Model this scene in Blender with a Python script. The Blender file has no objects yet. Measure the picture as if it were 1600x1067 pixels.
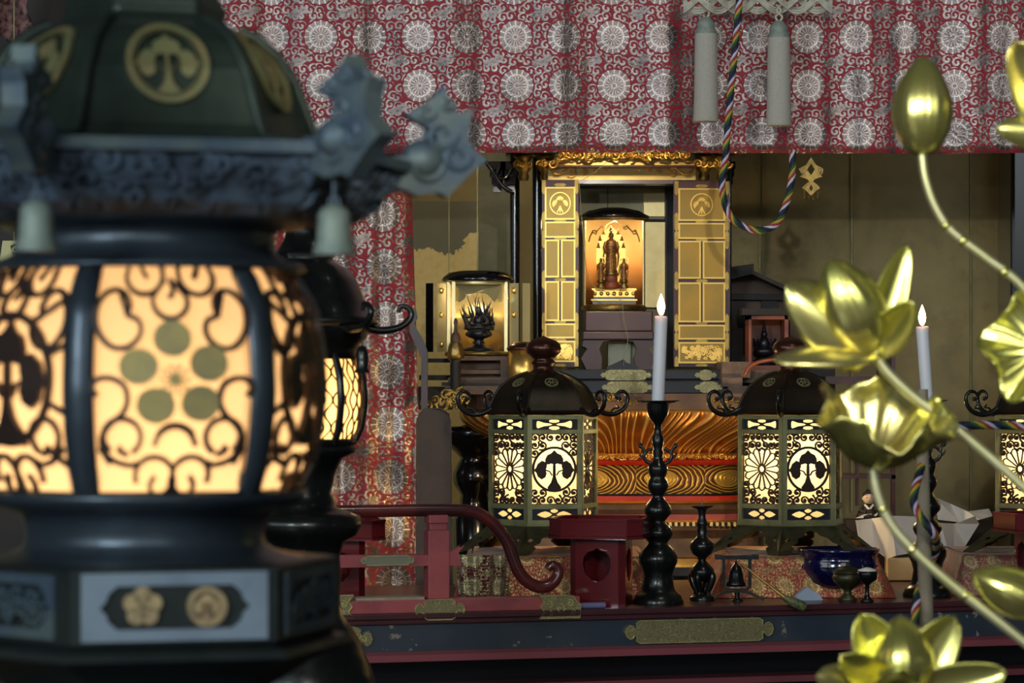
import bpy, math, random
from mathutils import Vector, Matrix
from mathutils.geometry import tessellate_polygon
sc = bpy.context.scene
col = sc.collection
PI = math.pi
F = 4800.0      # focal length in pixels of the 1600 px wide photograph
HZ = 600.0      # horizon row
CZ = 1.3        # camera height in metres
# ---------------------------------------------------------------- camera
cd = bpy.data.cameras.new('camera'); cam = bpy.data.objects.new('camera', cd); col.objects.link(cam)
cam.location = (0, 0, CZ); cam.rotation_euler = (PI/2, 0, 0)
cd.sensor_width = 36; cd.lens = F/1600*36
cd.shift_y = (HZ-533.5)/1600
cd.dof.use_dof = True; cd.dof.focus_distance = 6.75; cd.dof.aperture_fstop = 9.0
cd.clip_start = 0.05; cd.clip_end = 60
sc.camera = cam
sc.view_settings.view_transform = 'Standard'; sc.view_settings.look = 'None'
sc.view_settings.gamma = 1; sc.view_settings.use_curve_mapping = False
sc.view_settings.exposure = 0.0

# ---------------------------------------------------------------- world: dark hall, open daylight doors behind the viewer
w = bpy.data.worlds.new('world'); sc.world = w; w.use_nodes = True
nt = w.node_tree; nt.nodes.clear()
out = nt.nodes.new('ShaderNodeOutputWorld'); bg = nt.nodes.new('ShaderNodeBackground')
tc = nt.nodes.new('ShaderNodeTexCoord'); sx = nt.nodes.new('ShaderNodeSeparateXYZ')
nt.links.new(tc.outputs['Generated'], sx.inputs[0])
def wm(op, a, b=0.0):
    n = nt.nodes.new('ShaderNodeMath'); n.operation = op
    for i, v in enumerate((a, b)):
        if isinstance(v, (int, float)): n.inputs[i].default_value = v
        else: nt.links.new(v, n.inputs[i])
    return n.outputs[0]
yb = wm('LESS_THAN', sx.outputs[1], -0.35)
zb = wm('MULTIPLY', wm('GREATER_THAN', sx.outputs[2], 0.05), wm('LESS_THAN', sx.outputs[2], 0.40))
# door leaves: bays of daylight separated by posts
bay = wm('GREATER_THAN', wm('SINE', wm('MULTIPLY', sx.outputs[0], 7.0)), 0.15)
m = wm('MULTIPLY', wm('MULTIPLY', yb, zb), bay)
mx = nt.nodes.new('ShaderNodeMix'); mx.data_type = 'RGBA'
nt.links.new(m, mx.inputs[0]); mx.inputs[6].default_value = (0.026, 0.028, 0.030, 1); mx.inputs[7].default_value = (1.75, 1.9, 1.95, 1)
nt.links.new(mx.outputs[2], bg.inputs[0]); bg.inputs[1].default_value = 1.0
nt.links.new(bg.outputs[0], out.inputs[0])

def lamp(name, kind, loc, energy, color, size=0.1, target=None, **kw):
    l = bpy.data.lights.new(name, kind); l.energy = energy; l.color = color
    if kind == 'AREA': l.size = size; 
    elif kind in ('POINT', 'SPOT'): l.shadow_soft_size = size
    for k, v in kw.items(): setattr(l, k, v)
    o = bpy.data.objects.new(name, l); col.objects.link(o); o.location = loc
    if target is not None:
        d = Vector(target)-Vector(loc); o.rotation_euler = d.to_track_quat('-Z', 'Y').to_euler()
    return o
# daylight through the open doors on the left behind the viewer
lamp('door_daylight', 'AREA', (-2.6, -1.6, 2.6), 115, (0.80, 0.93, 1.0), 1.1, (0.1, 6.8, 1.2))
# ceiling lamps of the hall
lamp('hall_front_lamp', 'SPOT', (0.35, 1.0, 2.15), 95, (1.0, 0.95, 0.84), 0.03, (0.05, 7.6, 1.35), spot_size=.75, spot_blend=0.4)
lamp('hall_lamp', 'SPOT', (0.9, 4.3, 3.6), 30, (1.0, 0.93, 0.80), 0.05, (0.1, 7.2, 1.2), spot_size=1.3, spot_blend=0.5)
lamp('hall_side_lamp', 'POINT', (-0.9, 0.2, 1.75), 30, (0.93, 0.97, 1.0), 0.02)

# ---------------------------------------------------------------- node language
class S:
    def __init__(s, t, o): s.t = t; s.o = o
    def m(s, op, *a):
        n = s.t.nodes.new('ShaderNodeMath'); n.operation = op
        for i, v in enumerate((s,)+a):
            if isinstance(v, S): s.t.links.new(v.o, n.inputs[i])
            else: n.inputs[i].default_value = float(v)
        return S(s.t, n.outputs[0])
    def __add__(s, b): return s.m('ADD', b)
    __radd__ = __add__
    def __sub__(s, b): return s.m('SUBTRACT', b)
    def __rsub__(s, b): return (s*-1)+b
    def __mul__(s, b): return s.m('MULTIPLY', b)
    __rmul__ = __mul__
    def __truediv__(s, b): return s.m('DIVIDE', b)
    def lt(s, b): return s.m('LESS_THAN', b)
    def gt(s, b): return s.m('GREATER_THAN', b)
    def sin(s): return s.m('SINE')
    def cos(s): return s.m('COSINE')
    def abs(s): return s.m('ABSOLUTE')
    def fr(s): return s.m('FRACT')
    def fl(s): return s.m('FLOOR')
    def sq(s): return s.m('SQRT')
    def mx(s, b): return s.m('MAXIMUM', b)
    def mn(s, b): return s.m('MINIMUM', b)
    def at2(s, b): return s.m('ARCTAN2', b)
    def sm(s, a, b):   # smoothstep a..b
        n = s.t.nodes.new('ShaderNodeMapRange'); n.interpolation_type = 'SMOOTHSTEP'
        s.t.links.new(s.o, n.inputs[0]); n.inputs[1].default_value = a; n.inputs[2].default_value = b
        return S(s.t, n.outputs[0])
class M:
    """material under construction"""
    def __init__(s, name):
        s.mat = bpy.data.materials.new(name); s.mat.use_nodes = True; s.t = s.mat.node_tree
        s.b = s.t.nodes['Principled BSDF']; s.tc = s.t.nodes.new('ShaderNodeTexCoord')
    def xyz(s, kind='Object'):
        n = s.t.nodes.new('ShaderNodeSeparateXYZ'); s.t.links.new(s.tc.outputs[kind], n.inputs[0])
        return [S(s.t, n.outputs[i]) for i in range(3)]
    def vec(s, x, y, z=0.0):
        n = s.t.nodes.new('ShaderNodeCombineXYZ')
        for i, v in enumerate((x, y, z)):
            if isinstance(v, S): s.t.links.new(v.o, n.inputs[i])
            else: n.inputs[i].default_value = v
        return n.outputs[0]
    def noise(s, scale, detail=3, rough=.5, vec=None, dist=0.0):
        n = s.t.nodes.new('ShaderNodeTexNoise'); n.inputs['Scale'].default_value = scale
        n.inputs['Detail'].default_value = detail; n.inputs['Roughness'].default_value = rough; n.inputs['Distortion'].default_value = dist
        s.t.links.new(vec if vec is not None else s.tc.outputs['Object'], n.inputs['Vector'])
        return S(s.t, n.outputs[0])
    def vor(s, scale, vec=None, feature='F1', rnd=1.0):
        n = s.t.nodes.new('ShaderNodeTexVoronoi'); n.feature = feature; n.inputs['Scale'].default_value = scale
        n.inputs['Randomness'].default_value = rnd
        s.t.links.new(vec if vec is not None else s.tc.outputs['Object'], n.inputs['Vector'])
        return n
    def mix(s, f, a, b):
        n = s.t.nodes.new('ShaderNodeMix'); n.data_type = 'RGBA'
        for i, v in ((0, f), (6, a), (7, b)):
            if isinstance(v, S): s.t.links.new(v.o, n.inputs[i])
            elif isinstance(v, tuple): n.inputs[i].default_value = v if len(v) == 4 else v+(1,)
            elif isinstance(v, (int, float)): n.inputs[i].default_value = v
            else: s.t.links.new(v, n.inputs[i])
        return n.outputs[2]
    def set(s, key, v):
        i = s.b.inputs[key]
        if isinstance(v, S): s.t.links.new(v.o, i)
        elif isinstance(v, tuple): i.default_value = v if len(v) == 4 else v+(1,)
        elif isinstance(v, (int, float)): i.default_value = v
        else: s.t.links.new(v, i)
        return s
    def bump(s, h, strength=.5, dist=.002):
        n = s.t.nodes.new('ShaderNodeBump'); n.inputs['Strength'].default_value = strength; n.inputs['Distance'].default_value = dist
        s.t.links.new(h.o, n.inputs['Height']); s.t.links.new(n.outputs[0], s.b.inputs['Normal']); return s

def simple(name, c, rough=.5, metal=0., coat=0., c2=None, ns=12, bump=0., bs=80, sheen=0):
    m = M(name)
    if c2: m.set('Base Color', m.mix(m.noise(ns, 4, .6).sm(.38, .65), c, c2))
    else: m.set('Base Color', c)
    m.set('Roughness', rough).set('Metallic', metal).set('Coat Weight', coat)
    m.b.inputs['Coat Roughness'].default_value = .12
    if bump: m.bump(m.noise(bs, 4, .6), bump, .002)
    return m.mat

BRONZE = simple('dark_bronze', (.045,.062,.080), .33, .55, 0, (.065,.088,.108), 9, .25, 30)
BRONZE_B = simple('darker_bronze', (.022,.030,.032), .4, .55, 0, (.035,.045,.042), 9, .25, 30)  # darker bronze for the pedestal
PLUMIN = simple('brown_gilt_disc', (.26,.17,.11), .5, .4)
BRONZE_G = simple('green_bronze', (.026,.040,.034), .34, .6, 0, (.050,.070,.052), 6, .15, 20)
BRONZE_V = simple('verdigris_bronze', (.055,.088,.125), .55, .35, 0, (.095,.13,.13), 22, .6, 30)
BRONZE_C = simple('cast_relief_bronze', (.11,.16,.22), .5, .3, 0, (.05,.065,.09), 30, .9, 45)
BRONZE_P = simple('blue_grey_bronze', (.30,.38,.46), .42, .5, 0, (.22,.29,.36), 10, .2, 40)
BRONZE_O = simple('olive_brass_crest', (.17,.18,.08), .5, .4, 0, (.21,.18,.08), 30)
PLUM = simple('dull_gilt_crest', (.60,.46,.24), .5, .45, 0, (.38,.28,.16), 60)
PLUMFRET = simple('olive_gilt_petal', (.50,.40,.15), .6, .2, 0, (.40,.33,.15), 40)
FRET = simple('brown_fretwork', (.04,.024,.02), .5, .4)
BLACKMET = simple('black_patinated_bronze', (.010,.012,.013), .28, .6, .3, (.02,.022,.02), 20, .2, 60)
BLACKLAC = simple('black_lacquer', (.006,.006,.008), .18, 0, .6)
NAVY = simple('blue_black_lacquer', (.006,.009,.018), .45, 0, 0, (.010,.014,.024), 10)
RIMMET = simple('bright_brass_rim', (.62,.60,.26), .35, .7, 0, (.44,.42,.18), 50)
OLIVEMET = simple('olive_brass', (.34,.34,.17), .42, .6, 0, (.22,.22,.11), 14, .3, 50)
DKOLIVE = simple('dark_olive_bronze', (.045,.045,.022), .42, .6, 0, (.085,.085,.045), 20, .5, 70)
ROOFMET = simple('brown_bronze_roof', (.018,.016,.011), .36, .6, 0, (.036,.024,.014), 9, .2, 30)
KNOB = simple('brown_copper', (.10,.040,.025), .28, .7, 0, (.06,.022,.015), 14)
GOLD = simple('gilt', (.95,.60,.16), .30, .9, 0, (.80,.47,.11), 20, .1, 40)
GOLDSAT = simple('satin_gilt_panel', (.36,.215,.048), .36, .8, 0, (.28,.185,.052), 8)
DOORGOLD = simple('door_moulding_gilt', (.72,.46,.12), .32, .85)
LINTEL = simple('pale_lintel_gilt', (.80,.60,.24), .36, .75, 0, (.66,.50,.20), 8)
GOLDDK = simple('old_gilt', (.42,.28,.08), .38, .8, 0, (.18,.12,.04), 30, .6, 90)
GOLDPALE = simple('pale_gilt', (.85,.74,.38), .34, .6, 0, (.72,.60,.28), 10)
PLATE = None
REDLAC = simple('red_lacquer', (.14,.010,.014), .16, 0, .8, (.11,.008,.012), 6)
REDLAC2 = simple('worn_red_lacquer', (.36,.075,.08), .42, 0, .15, (.26,.055,.065), 14, .1, 40)
REDBAND = simple('vermilion_band', (.50,.025,.012), .4, 0, .2, (.38,.02,.01), 10)
MAROON = simple('maroon_lacquer', (.060,.013,.018), .35, 0, .3, (.042,.010,.014), 8)
DKRAIL = simple('dark_red_rail_lacquer', (.045,.012,.014), .24, 0, .5, (.12,.02,.02), 7)
WOOD = simple('brown_carved_wood', (.11,.058,.032), .55, 0, 0, (.06,.03,.02), 12, .3, 50)
WOODP = simple('dusty_wood', (.17,.105,.07), .6, 0, 0, (.10,.06,.045), 20, .4, 60)
WOODDK = simple('dark_wood', (.012,.008,.007), .6, 0, 0, (.022,.014,.011), 12, .3, 50)
WOODRED = simple('red_brown_wood', (.30,.07,.03), .45, 0, 0, (.16,.04,.02), 12)
TABLET = simple('weathered_wood', (.085,.058,.045), .7, 0, 0, (.06,.042,.035), 9, .4, 30)
STATUE = simple('gilt_brown_figure', (.42,.20,.06), .4, .6, 0, (.15,.06,.02), 200)
STATUEDK = simple('blue_black_figure', (.010,.013,.022), .35, .2, .2)
STATUEWH = simple('pale_green_paper', (.55,.55,.40), .8)
WHITECORD = simple('ivory_silk_cord', (.62,.60,.50), .6, 0, 0, (.48,.46,.38), 60)
TASSEL = None
TASSELCAP = simple('grey_green_silk_cap', (.22,.27,.24), .6, 0, 0, (.30,.34,.29), 50)
FLOORM = simple('dark_floor_boards', (.03,.02,.016), .4, 0, .1, (.05,.03,.02), 5)
GREYPOLE = simple('bare_grey_wood', (.36,.32,.23), .7, 0, 0, (.28,.24,.17), 30)
WHITEPAPER = simple('white_paper', (.90,.88,.84), .8)
YBOX = simple('plain_yellow_wood', (.85,.60,.28), .6)
BLUEGLAZE = simple('cobalt_glaze', (.004,.005,.055), .1, 0, 1.0, (.003,.003,.028), 5)
RICE = simple('rice', (.80,.76,.66), .7, 0, 0, None, 1, .8, 300)
SKIN = simple('doll_face', (.78,.60,.48), .5)
DOLLBLK = simple('doll_black', (.012,.010,.012), .6)
GREENTIP = simple('green_brocade_tip', (.03,.08,.035), .6, 0, 0, (.20,.16,.05), 90)
PINK = simple('pink_fabric', (.26,.13,.12), .7, 0, 0, (.04,.02,.02), 60)

def wax():
    m = M('candle_wax'); m.set('Base Color', (.80,.82,.88)).set('Roughness', .4)
    m.b.inputs['Subsurface Weight'].default_value = .6; m.b.inputs['Subsurface Radius'].default_value = (.02,.01,.006)
    m.b.inputs['Subsurface Scale'].default_value = .6
    return m.mat
WAX = wax()
def emis(name, c, st):
    m = bpy.data.materials.new(name); m.use_nodes = True; t = m.node_tree; t.nodes.clear()
    o = t.nodes.new('ShaderNodeOutputMaterial'); e = t.nodes.new('ShaderNodeEmission'); e.inputs[0].default_value = c+(1,); e.inputs[1].default_value = st
    t.links.new(e.outputs[0], o.inputs[0]); return m
FLAME = emis('flame', (1.0,.66,.30), 26)
def paper(name, c):
    m = bpy.data.materials.new(name); m.use_nodes = True; t = m.node_tree; t.nodes.clear()
    o = t.nodes.new('ShaderNodeOutputMaterial'); a = t.nodes.new('ShaderNodeAddShader')
    d = t.nodes.new('ShaderNodeBsdfDiffuse'); tr = t.nodes.new('ShaderNodeBsdfTranslucent')
    d.inputs[0].default_value = tuple(x*.35 for x in c)+(1,); tr.inputs[0].default_value = tuple(x*.62 for x in c)+(1,)
    t.links.new(d.outputs[0], a.inputs[0]); t.links.new(tr.outputs[0], a.inputs[1]); t.links.new(a.outputs[0], o.inputs[0]); return m
PAPER = paper('lantern_paper', (1.0,.80,.52))
PAPER2 = paper('warm_lantern_paper', (1.0,.66,.34))

def brocade(name, per, horiz='X', red=(.34,.010,.026), thread=(.35,.31,.29), metal=.80, small=1.0, tint=None, rough=.27):
    """red silk with woven chrysanthemums: rings of petals on a staggered lattice, small blossoms and scrolling vines between"""
    m = M(name); x, y, z = m.xyz()
    if horiz == 'XY': x = x+y
    u = x/per; v = z/per+.105
    fu = (u+v.fl()*0.03).fr()-.5; fv = v.fr()-.5
    # irregular weave
    r = (fu*fu+fv*fv).sq(); a = fv.at2(fu)
    R = .325
    pet = (a*8).cos().abs()                       # petal edge lines
    inner = r.lt(.20); lines1 = (pet.lt(.36))*r.gt(.05)
    scal = ((a*8).cos().abs()*.018+R)
    disc = r.lt(scal)
    ring2 = ((r-.20-(a*8).sin().abs()*.03).abs()).lt(.014)
    l_in = lines1*inner
    l_out = ((a*8).sin().abs().lt(.34))*(1-inner)
    core = ((r-.05).abs()).lt(.009)
    dl = l_in.mx(l_out).mx(ring2).mx(core)*disc
    # small paired blossoms
    g1 = ((u+v.fl()*0.03)+.42).fr()-.5; g2 = (v+.5).fr()-.5
    def blos(cx, cy, rr):
        dx = g1-cx; dy = g2-cy; q = (dx*dx+dy*dy*1.3).sq(); an = dy.at2(dx)
        d_ = q.lt((an*3.5).cos().abs()*.03+rr)
        return d_, ((an*6+q*20).sin().abs().lt(.30))*d_
    b1, k1 = blos(-.06, -.02, .085*small); b2, k2 = blos(.09, .06, .07*small); b3, k3 = blos(-.20, -.05, .05*small)
    bl = b1.mx(b2).mx(b3); kl = k1.mx(k2).mx(k3)
    # scrolls in voronoi cells
    vo = m.vor(5.6, m.vec(u, v, 0.0), rnd=.55); vo.voronoi_dimensions = '2D'
    pos = vo.outputs['Position']; dist = S(m.t, vo.outputs['Distance'])
    sp = m.t.nodes.new('ShaderNodeSeparateXYZ'); m.t.links.new(pos, sp.inputs[0])
    px = u-S(m.t, sp.outputs[0]); py = v-S(m.t, sp.outputs[1])
    ang = py.at2(px)
    rad = (px*px+py*py).sq()
    scr = (((ang+rad*62).sin())).gt(-.02)*rad.lt(.105)
    twig = m.vor(5.6, m.vec(u, v, 0.0), feature='DISTANCE_TO_EDGE', rnd=.55); twig.voronoi_dimensions = '2D'
    tw = (S(m.t, twig.outputs['Distance'])-.012).abs().lt(.005)*0
    vine = scr.mx(tw)
    outer = (r.lt(R+.045))
    mask = disc.mx(bl).mx(vine*(1-outer))
    edge = dl.mx(kl*(1-disc))
    fine = m.noise(900, 2, .5)
    c_thread = m.mix(m.noise(9, 2).sm(.4, .7), thread, tuple(t*.75 for t in thread))
    if tint: c_thread = m.mix(m.noise(4, 2).sm(.4, .6), c_thread, tint)
    c_edge = m.mix(.62, c_thread, (.10,.03,.035))
    c_fill = m.mix(.75, c_thread, tuple(t*.45+r_*.12 for t, r_ in zip(thread, red)))
    c_edge = m.mix(.7, c_thread, tuple(min(1, t*2.0) for t in thread))
    cc = m.mix(mask, red, m.mix(disc.mx(bl), c_thread, m.mix(edge, c_fill, c_edge)))
    m.set('Base Color', cc); m.set('Metallic', mask*metal); m.set('Roughness', mask*(rough-.55)+.55)
    h = (mask*1.0+edge*1.2)+fine*.25+m.noise(120, 2)*1.0
    m.bump(h, 1.0, .0016)
    m.b.inputs['Sheen Weight'].default_value = .2
    return m.mat
BROC = brocade('red_silver_brocade', 76*7.0/F)
BROC_S = brocade('red_gold_brocade', .060, 'XY', (.42,.03,.022), (.46,.30,.12), .6, .9)
BROC_D = brocade('maroon_gold_brocade', .058, 'XY', (.10,.006,.008), (.62,.50,.28), .5, 1.2)
BROC_C = brocade('curtain_brocade', 84*7.0/F, 'X', (.34,.012,.025), (.38,.33,.29), .7, tint=(.42,.26,.12))

def wallgold():
    m = M('aged_gold_leaf_wall'); x, y, z = m.xyz()
    n1 = m.noise(1.6, 5, .62); n2 = m.noise(14, 4, .6); n3 = m.noise(60, 3, .6)
    a = m.mix(n1.sm(.35, .65), (.27,.20,.070), (.46,.35,.135))
    a = m.mix(n2.sm(.45, .75), a, (.30,.23,.085))
    # lit patch painted as brighter gold low on the left bays
    n4 = m.noise(7, 5, .65)
    edge = (z-1.70+(n4-.5)*.30).lt(0)*(x+.085+(n4-.5)*.03).lt(0)
    a = m.mix(edge, a, m.mix(n3.sm(.4,.7), (1.0,.80,.34), (.95,.68,.24)))
    a = m.mix((z.lt(1.80)*z.gt(1.5)*x.lt(-.092)*(1-edge)), a, (.20,.19,.125))
    # grey-green bay beside the shrine
    bay = x.gt(-.092)*x.lt(.02)
    a = m.mix(bay, a, m.mix(n2.sm(.4,.7), (.20,.205,.13), (.27,.27,.165)))
    m.set('Base Color', a).set('Roughness', .5).set('Metallic', .12)
    m.bump(n3*.3+n2, .25, .004); return m.mat
WALL = wallgold()
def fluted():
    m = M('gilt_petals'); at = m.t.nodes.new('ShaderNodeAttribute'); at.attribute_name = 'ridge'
    m.set('Base Color', m.mix(S(m.t, at.outputs['Fac']).sm(.45, .95), (.34,.12,.02), (1.0,.66,.20))).set('Roughness', .33).set('Metallic', .7); return m.mat  # groove shade put into the colour: brown troughs, gilt ridges
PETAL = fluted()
def swirl():
    m = M('painted_wave_panel'); x, y, z = m.xyz()
    u = (x-.02)/.165; v = (z-1.0735)/.085
    n = m.noise(2.4, 2, .5, m.vec(u, v, 0.0))
    cx = u.fr()-.36; cy = v*1.0
    q = (cx*cx*1.2+(cy*cy)*1.1).sq()
    ph = q*85+n*12+cy.at2(cx)*1.0
    st = ph.sin()
    l = st.gt(-.5)*q.gt(.25)
    m.set('Base Color', m.mix(l, (.85,.52,.10), (.16,.06,.02))).set('Metallic', .5).set('Roughness', .4)
    m.bump(st, .6, .003); return m.mat
SWIRL = swirl()
def plate():
    m = M('engraved_brass_fitting')
    n = m.noise(46, 1, .5, dist=1.2)
    l = ((n*70).sin()).gt(.25)
    m.set('Base Color', m.mix(l, (.24,.21,.11), (.40,.36,.17))).set('Metallic', .7).set('Roughness', .42); m.bump(l, .6, .001); return m.mat
PLATE = plate()
def tassel():
    m = M('pale_silk_fringe'); x, y, z = m.xyz('Object')
    a = y.at2(x); st = (a*60).sin(); n = m.noise(400, 2)
    m.set('Base Color', m.mix(n.sm(.3,.7), (.50,.48,.42), (.60,.58,.50))).set('Roughness', .7); m.bump(st, .5, .0015); return m.mat
TASSEL = tassel()
def navypeel():
    m = M('flaking_blue_black_panel'); x, y, z = m.xyz()
    n = m.noise(38, 5, .7); n2 = m.noise(3.1, 2); n3 = m.noise(6, 3)
    low = (z.gt(.835)*-1)+1
    sp = (n.gt(.60))*(n2.gt(.47))
    m.set('Base Color', m.mix(sp, m.mix(n3.sm(.4,.6), (.022,.034,.052), (.034,.046,.064)), (.22,.19,.15))).set('Roughness', .38).set('Coat Weight', .2)
    return m.mat
NAVYPEEL = navypeel()
def lotusgold(name, vertical=True):
    m = M(name)
    m.set('Base Color', m.mix(m.noise(8, 2).sm(.35,.65), (.90,.80,.30), (.78,.76,.20))).set('Roughness', .27).set('Metallic', .9)
    return m.mat
LOTUS = lotusgold('bright_gilt_lotus')
STEMG = simple('pale_gilt_stem', (.92,.88,.50), .32, .7, 0, (.84,.82,.38), 20)
ROPES = [simple('rope_black', (.012,.012,.03), .6), simple('rope_green', (.02,.10,.03), .6), simple('rope_yellow', (.50,.38,.04), .6),
         simple('rope_red', (.38,.03,.04), .6), simple('rope_white', (.62,.62,.75), .6), simple('rope_black2', (.012,.012,.05), .6)]

# ---------------------------------------------------------------- geometry helpers
def P(px, py, D): return Vector(((px-800)*D/F, D, CZ+(HZ-py)*D/F))
class MB:
    def __init__(s): s.v = []; s.f = []; s.sm = []
    def add(s, vs, fs, smooth=False):
        b = len(s.v); s.v += [Vector(p) for p in vs]
        for f in fs: s.f.append([i+b for i in f]); s.sm.append(smooth)
        return s
    def box(s, x0, x1, y0, y1, z0, z1, rz=0, c=None):
        vs = [(x, y, z) for z in (z0, z1) for y in (y0, y1) for x in (x0, x1)]
        if rz:
            c = c or ((x0+x1)/2, (y0+y1)/2); ca, sa = math.cos(rz), math.sin(rz)
            vs = [(c[0]+(x-c[0])*ca-(y-c[1])*sa, c[1]+(x-c[0])*sa+(y-c[1])*ca, z) for x, y, z in vs]
        return s.add(vs, [(0,2,3,1),(4,5,7,6),(0,1,5,4),(2,6,7,3),(0,4,6,2),(1,3,7,5)])
    def pbox(s, x0, x1, y0, y1, D, dep, bev=0):
        a = P(x0, y1, D); b = P(x1, y0, D)
        return s.box(a.x, b.x, D, D+dep, a.z, b.z)
    def lathe(s, prof, seg=32, c=(0,0,0), k=1.0, shape=None, a0=0, a1=2*PI, smooth=True, tilt=None, cap=True):
        full = abs(a1-a0-2*PI) < 1e-6; n = seg if full else seg+1; vs = []
        for r, z in prof:
            for i in range(n):
                t = a0+(a1-a0)*i/seg; q = r*k*(shape(t) if shape else 1)
                p = Vector((q*math.cos(t), q*math.sin(t), z*k))
                if tilt: p = tilt @ p
                vs.append(p+Vector(c))
        fs = []
        for j in range(len(prof)-1):
            for i in range(seg):
                i2 = (i+1) % n if full else i+1
                fs.append((j*n+i, j*n+i2, (j+1)*n+i2, (j+1)*n+i))
        s.add(vs, fs, smooth)
        if full and cap:
            if prof[0][0] > 1e-6: s.add([vs[i] for i in range(n)][::-1], [tuple(range(n))])
            if prof[-1][0] > 1e-6: s.add([vs[(len(prof)-1)*n+i] for i in range(n)], [tuple(range(n))])
        return s
    def tube(s, pts, rad, seg=10, smooth=True, flat=1.0):
        pts = [Vector(p) for p in pts]; n = len(pts); vs = []
        up = None
        for i, p in enumerate(pts):
            t = (pts[min(i+1, n-1)]-pts[max(i-1, 0)]).normalized()
            if up is None:
                up = Vector((0,0,1)) if abs(t.z) < .9 else Vector((1,0,0))
            a = up.cross(t).normalized(); b = t.cross(a).normalized(); up = b
            r = rad(i/(n-1)) if callable(rad) else (rad[i] if isinstance(rad, (list, tuple)) else rad)
            for q in range(seg):
                an = 2*PI*q/seg; vs.append(p+a*math.cos(an)*r+b*math.sin(an)*r*flat)
        fs = [(j*seg+i, j*seg+(i+1) % seg, (j+1)*seg+(i+1) % seg, (j+1)*seg+i) for j in range(n-1) for i in range(seg)]
        s.add(vs, fs, smooth); s.add(vs[:seg][::-1], [tuple(range(seg))]); s.add(vs[-seg:], [tuple(range(seg))]); return s
    def ball(s, c, rx, ry=None, rz=None, seg=14, rings=9, rot=None):
        ry = ry or rx; rz = rz or rx; vs = []; c = Vector(c)
        for j in range(rings+1):
            ph = PI*j/rings
            for i in range(seg):
                p = Vector((rx*math.sin(ph)*math.cos(2*PI*i/seg), ry*math.sin(ph)*math.sin(2*PI*i/seg), -rz*math.cos(ph)))
                if rot: p = rot @ p
                vs.append(c+p)
        fs = [(j*seg+i, j*seg+(i+1) % seg, (j+1)*seg+(i+1) % seg, (j+1)*seg+i) for j in range(rings) for i in range(seg)]
        return s.add(vs, fs, True)
    def prism(s, loops, w0, w1, f):
        """2-D outline (with holes) given thickness w0..w1 through the mapping f(u,v,w)"""
        if not isinstance(loops[0][0], (tuple, list, Vector)): loops = [loops]
        tri = tessellate_polygon([[Vector((p[0], p[1], 0)) for p in L] for L in loops])
        flat = [p for L in loops for p in L]; n = len(flat)
        vs = [f(p[0], p[1], w0) for p in flat]+[f(p[0], p[1], w1) for p in flat]
        fs = [tuple(t) for t in tri]+[tuple(i+n for i in reversed(t)) for t in tri]
        b = 0
        for L in loops:
            m_ = len(L)
            for i in range(m_): fs.append((b+i, b+(i+1) % m_, b+(i+1) % m_+n, b+i+n))
            b += m_
        return s.add(vs, fs)
    def ribbon(s, pts, wd, w0, w1, f, closed=False):
        n = len(pts); L = []; R_ = []
        for i, p in enumerate(pts):
            if closed: a, b = pts[i-1], pts[(i+1) % n]
            else: a, b = pts[max(i-1, 0)], pts[min(i+1, n-1)]
            dx, dy = b[0]-a[0], b[1]-a[1]; q = math.hypot(dx, dy) or 1
            h = (wd(i/(n-1)) if callable(wd) else wd)/2
            L.append((p[0]-dy/q*h, p[1]+dx/q*h)); R_.append((p[0]+dy/q*h, p[1]-dx/q*h))
        vs = []
        for i in range(n): vs += [f(*L[i], w0), f(*R_[i], w0), f(*R_[i], w1), f(*L[i], w1)]
        fs = []
        for i in range(n if closed else n-1):
            j = (i+1) % n
            for q in range(4): fs.append((i*4+q, i*4+(q+1) % 4, j*4+(q+1) % 4, j*4+q))
        if not closed: fs += [(3,2,1,0), (n*4-4, n*4-3, n*4-2, n*4-1)]
        return s.add(vs, fs)
    def grid(s, nx, ny, f, smooth=True, thick=None):
        vs = [f(i/nx, j/ny) for j in range(ny+1) for i in range(nx+1)]
        fs = [(j*(nx+1)+i, j*(nx+1)+i+1, (j+1)*(nx+1)+i+1, (j+1)*(nx+1)+i) for j in range(ny) for i in range(nx)]
        return s.add(vs, fs, smooth)
    def build(s, name, mat, parent=None, solid=0, bevel=0, origin=True):
        me = bpy.data.meshes.new(name); off = Vector((0,0,0))
        if parent is not None: off = Vector(parent.get('_w', (0,0,0)))
        elif origin:
            xs = [p.x for p in s.v]; ys = [p.y for p in s.v]; zs = [p.z for p in s.v]
            off = Vector(((min(xs)+max(xs))/2, (min(ys)+max(ys))/2, min(zs)))
        me.from_pydata([tuple(p-off) for p in s.v], [], s.f)
        me.polygons.foreach_set('use_smooth', s.sm); me.materials.append(mat); me.validate(); me.update()
        o = bpy.data.objects.new(name, me); col.objects.link(o)
        if parent is not None: o.parent = parent; o['_w'] = tuple(off)
        else: o.location = off; o['_w'] = tuple(off)
        if solid:
            md = o.modifiers.new('thickness', 'SOLIDIFY'); md.thickness = solid; md.offset = 0
        if bevel:
            md = o.modifiers.new('edge', 'BEVEL'); md.width = bevel; md.segments = 2; md.limit_method = 'ANGLE'; md.angle_limit = .6
        return o
def tag(o, label, cat, group=None, kind=None):
    if label: o['label'] = label
    if cat: o['category'] = cat
    if group: o['group'] = group
    if kind: o['kind'] = kind
    return o
def thing(name, label, cat, loc=(0,0,0), group=None):
    o = bpy.data.objects.new(name, None); col.objects.link(o); o.location = loc; o['_w'] = tuple(loc); o.empty_display_size = .05
    return tag(o, label, cat, group)
def struct(o): o['kind'] = 'structure'; return o
def copy_tree(o, parent=None):
    c = o.copy(); col.objects.link(c); c.parent = parent
    for ch in [x for x in sc.objects if x.parent == o]: copy_tree(ch, c)
    return c
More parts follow.
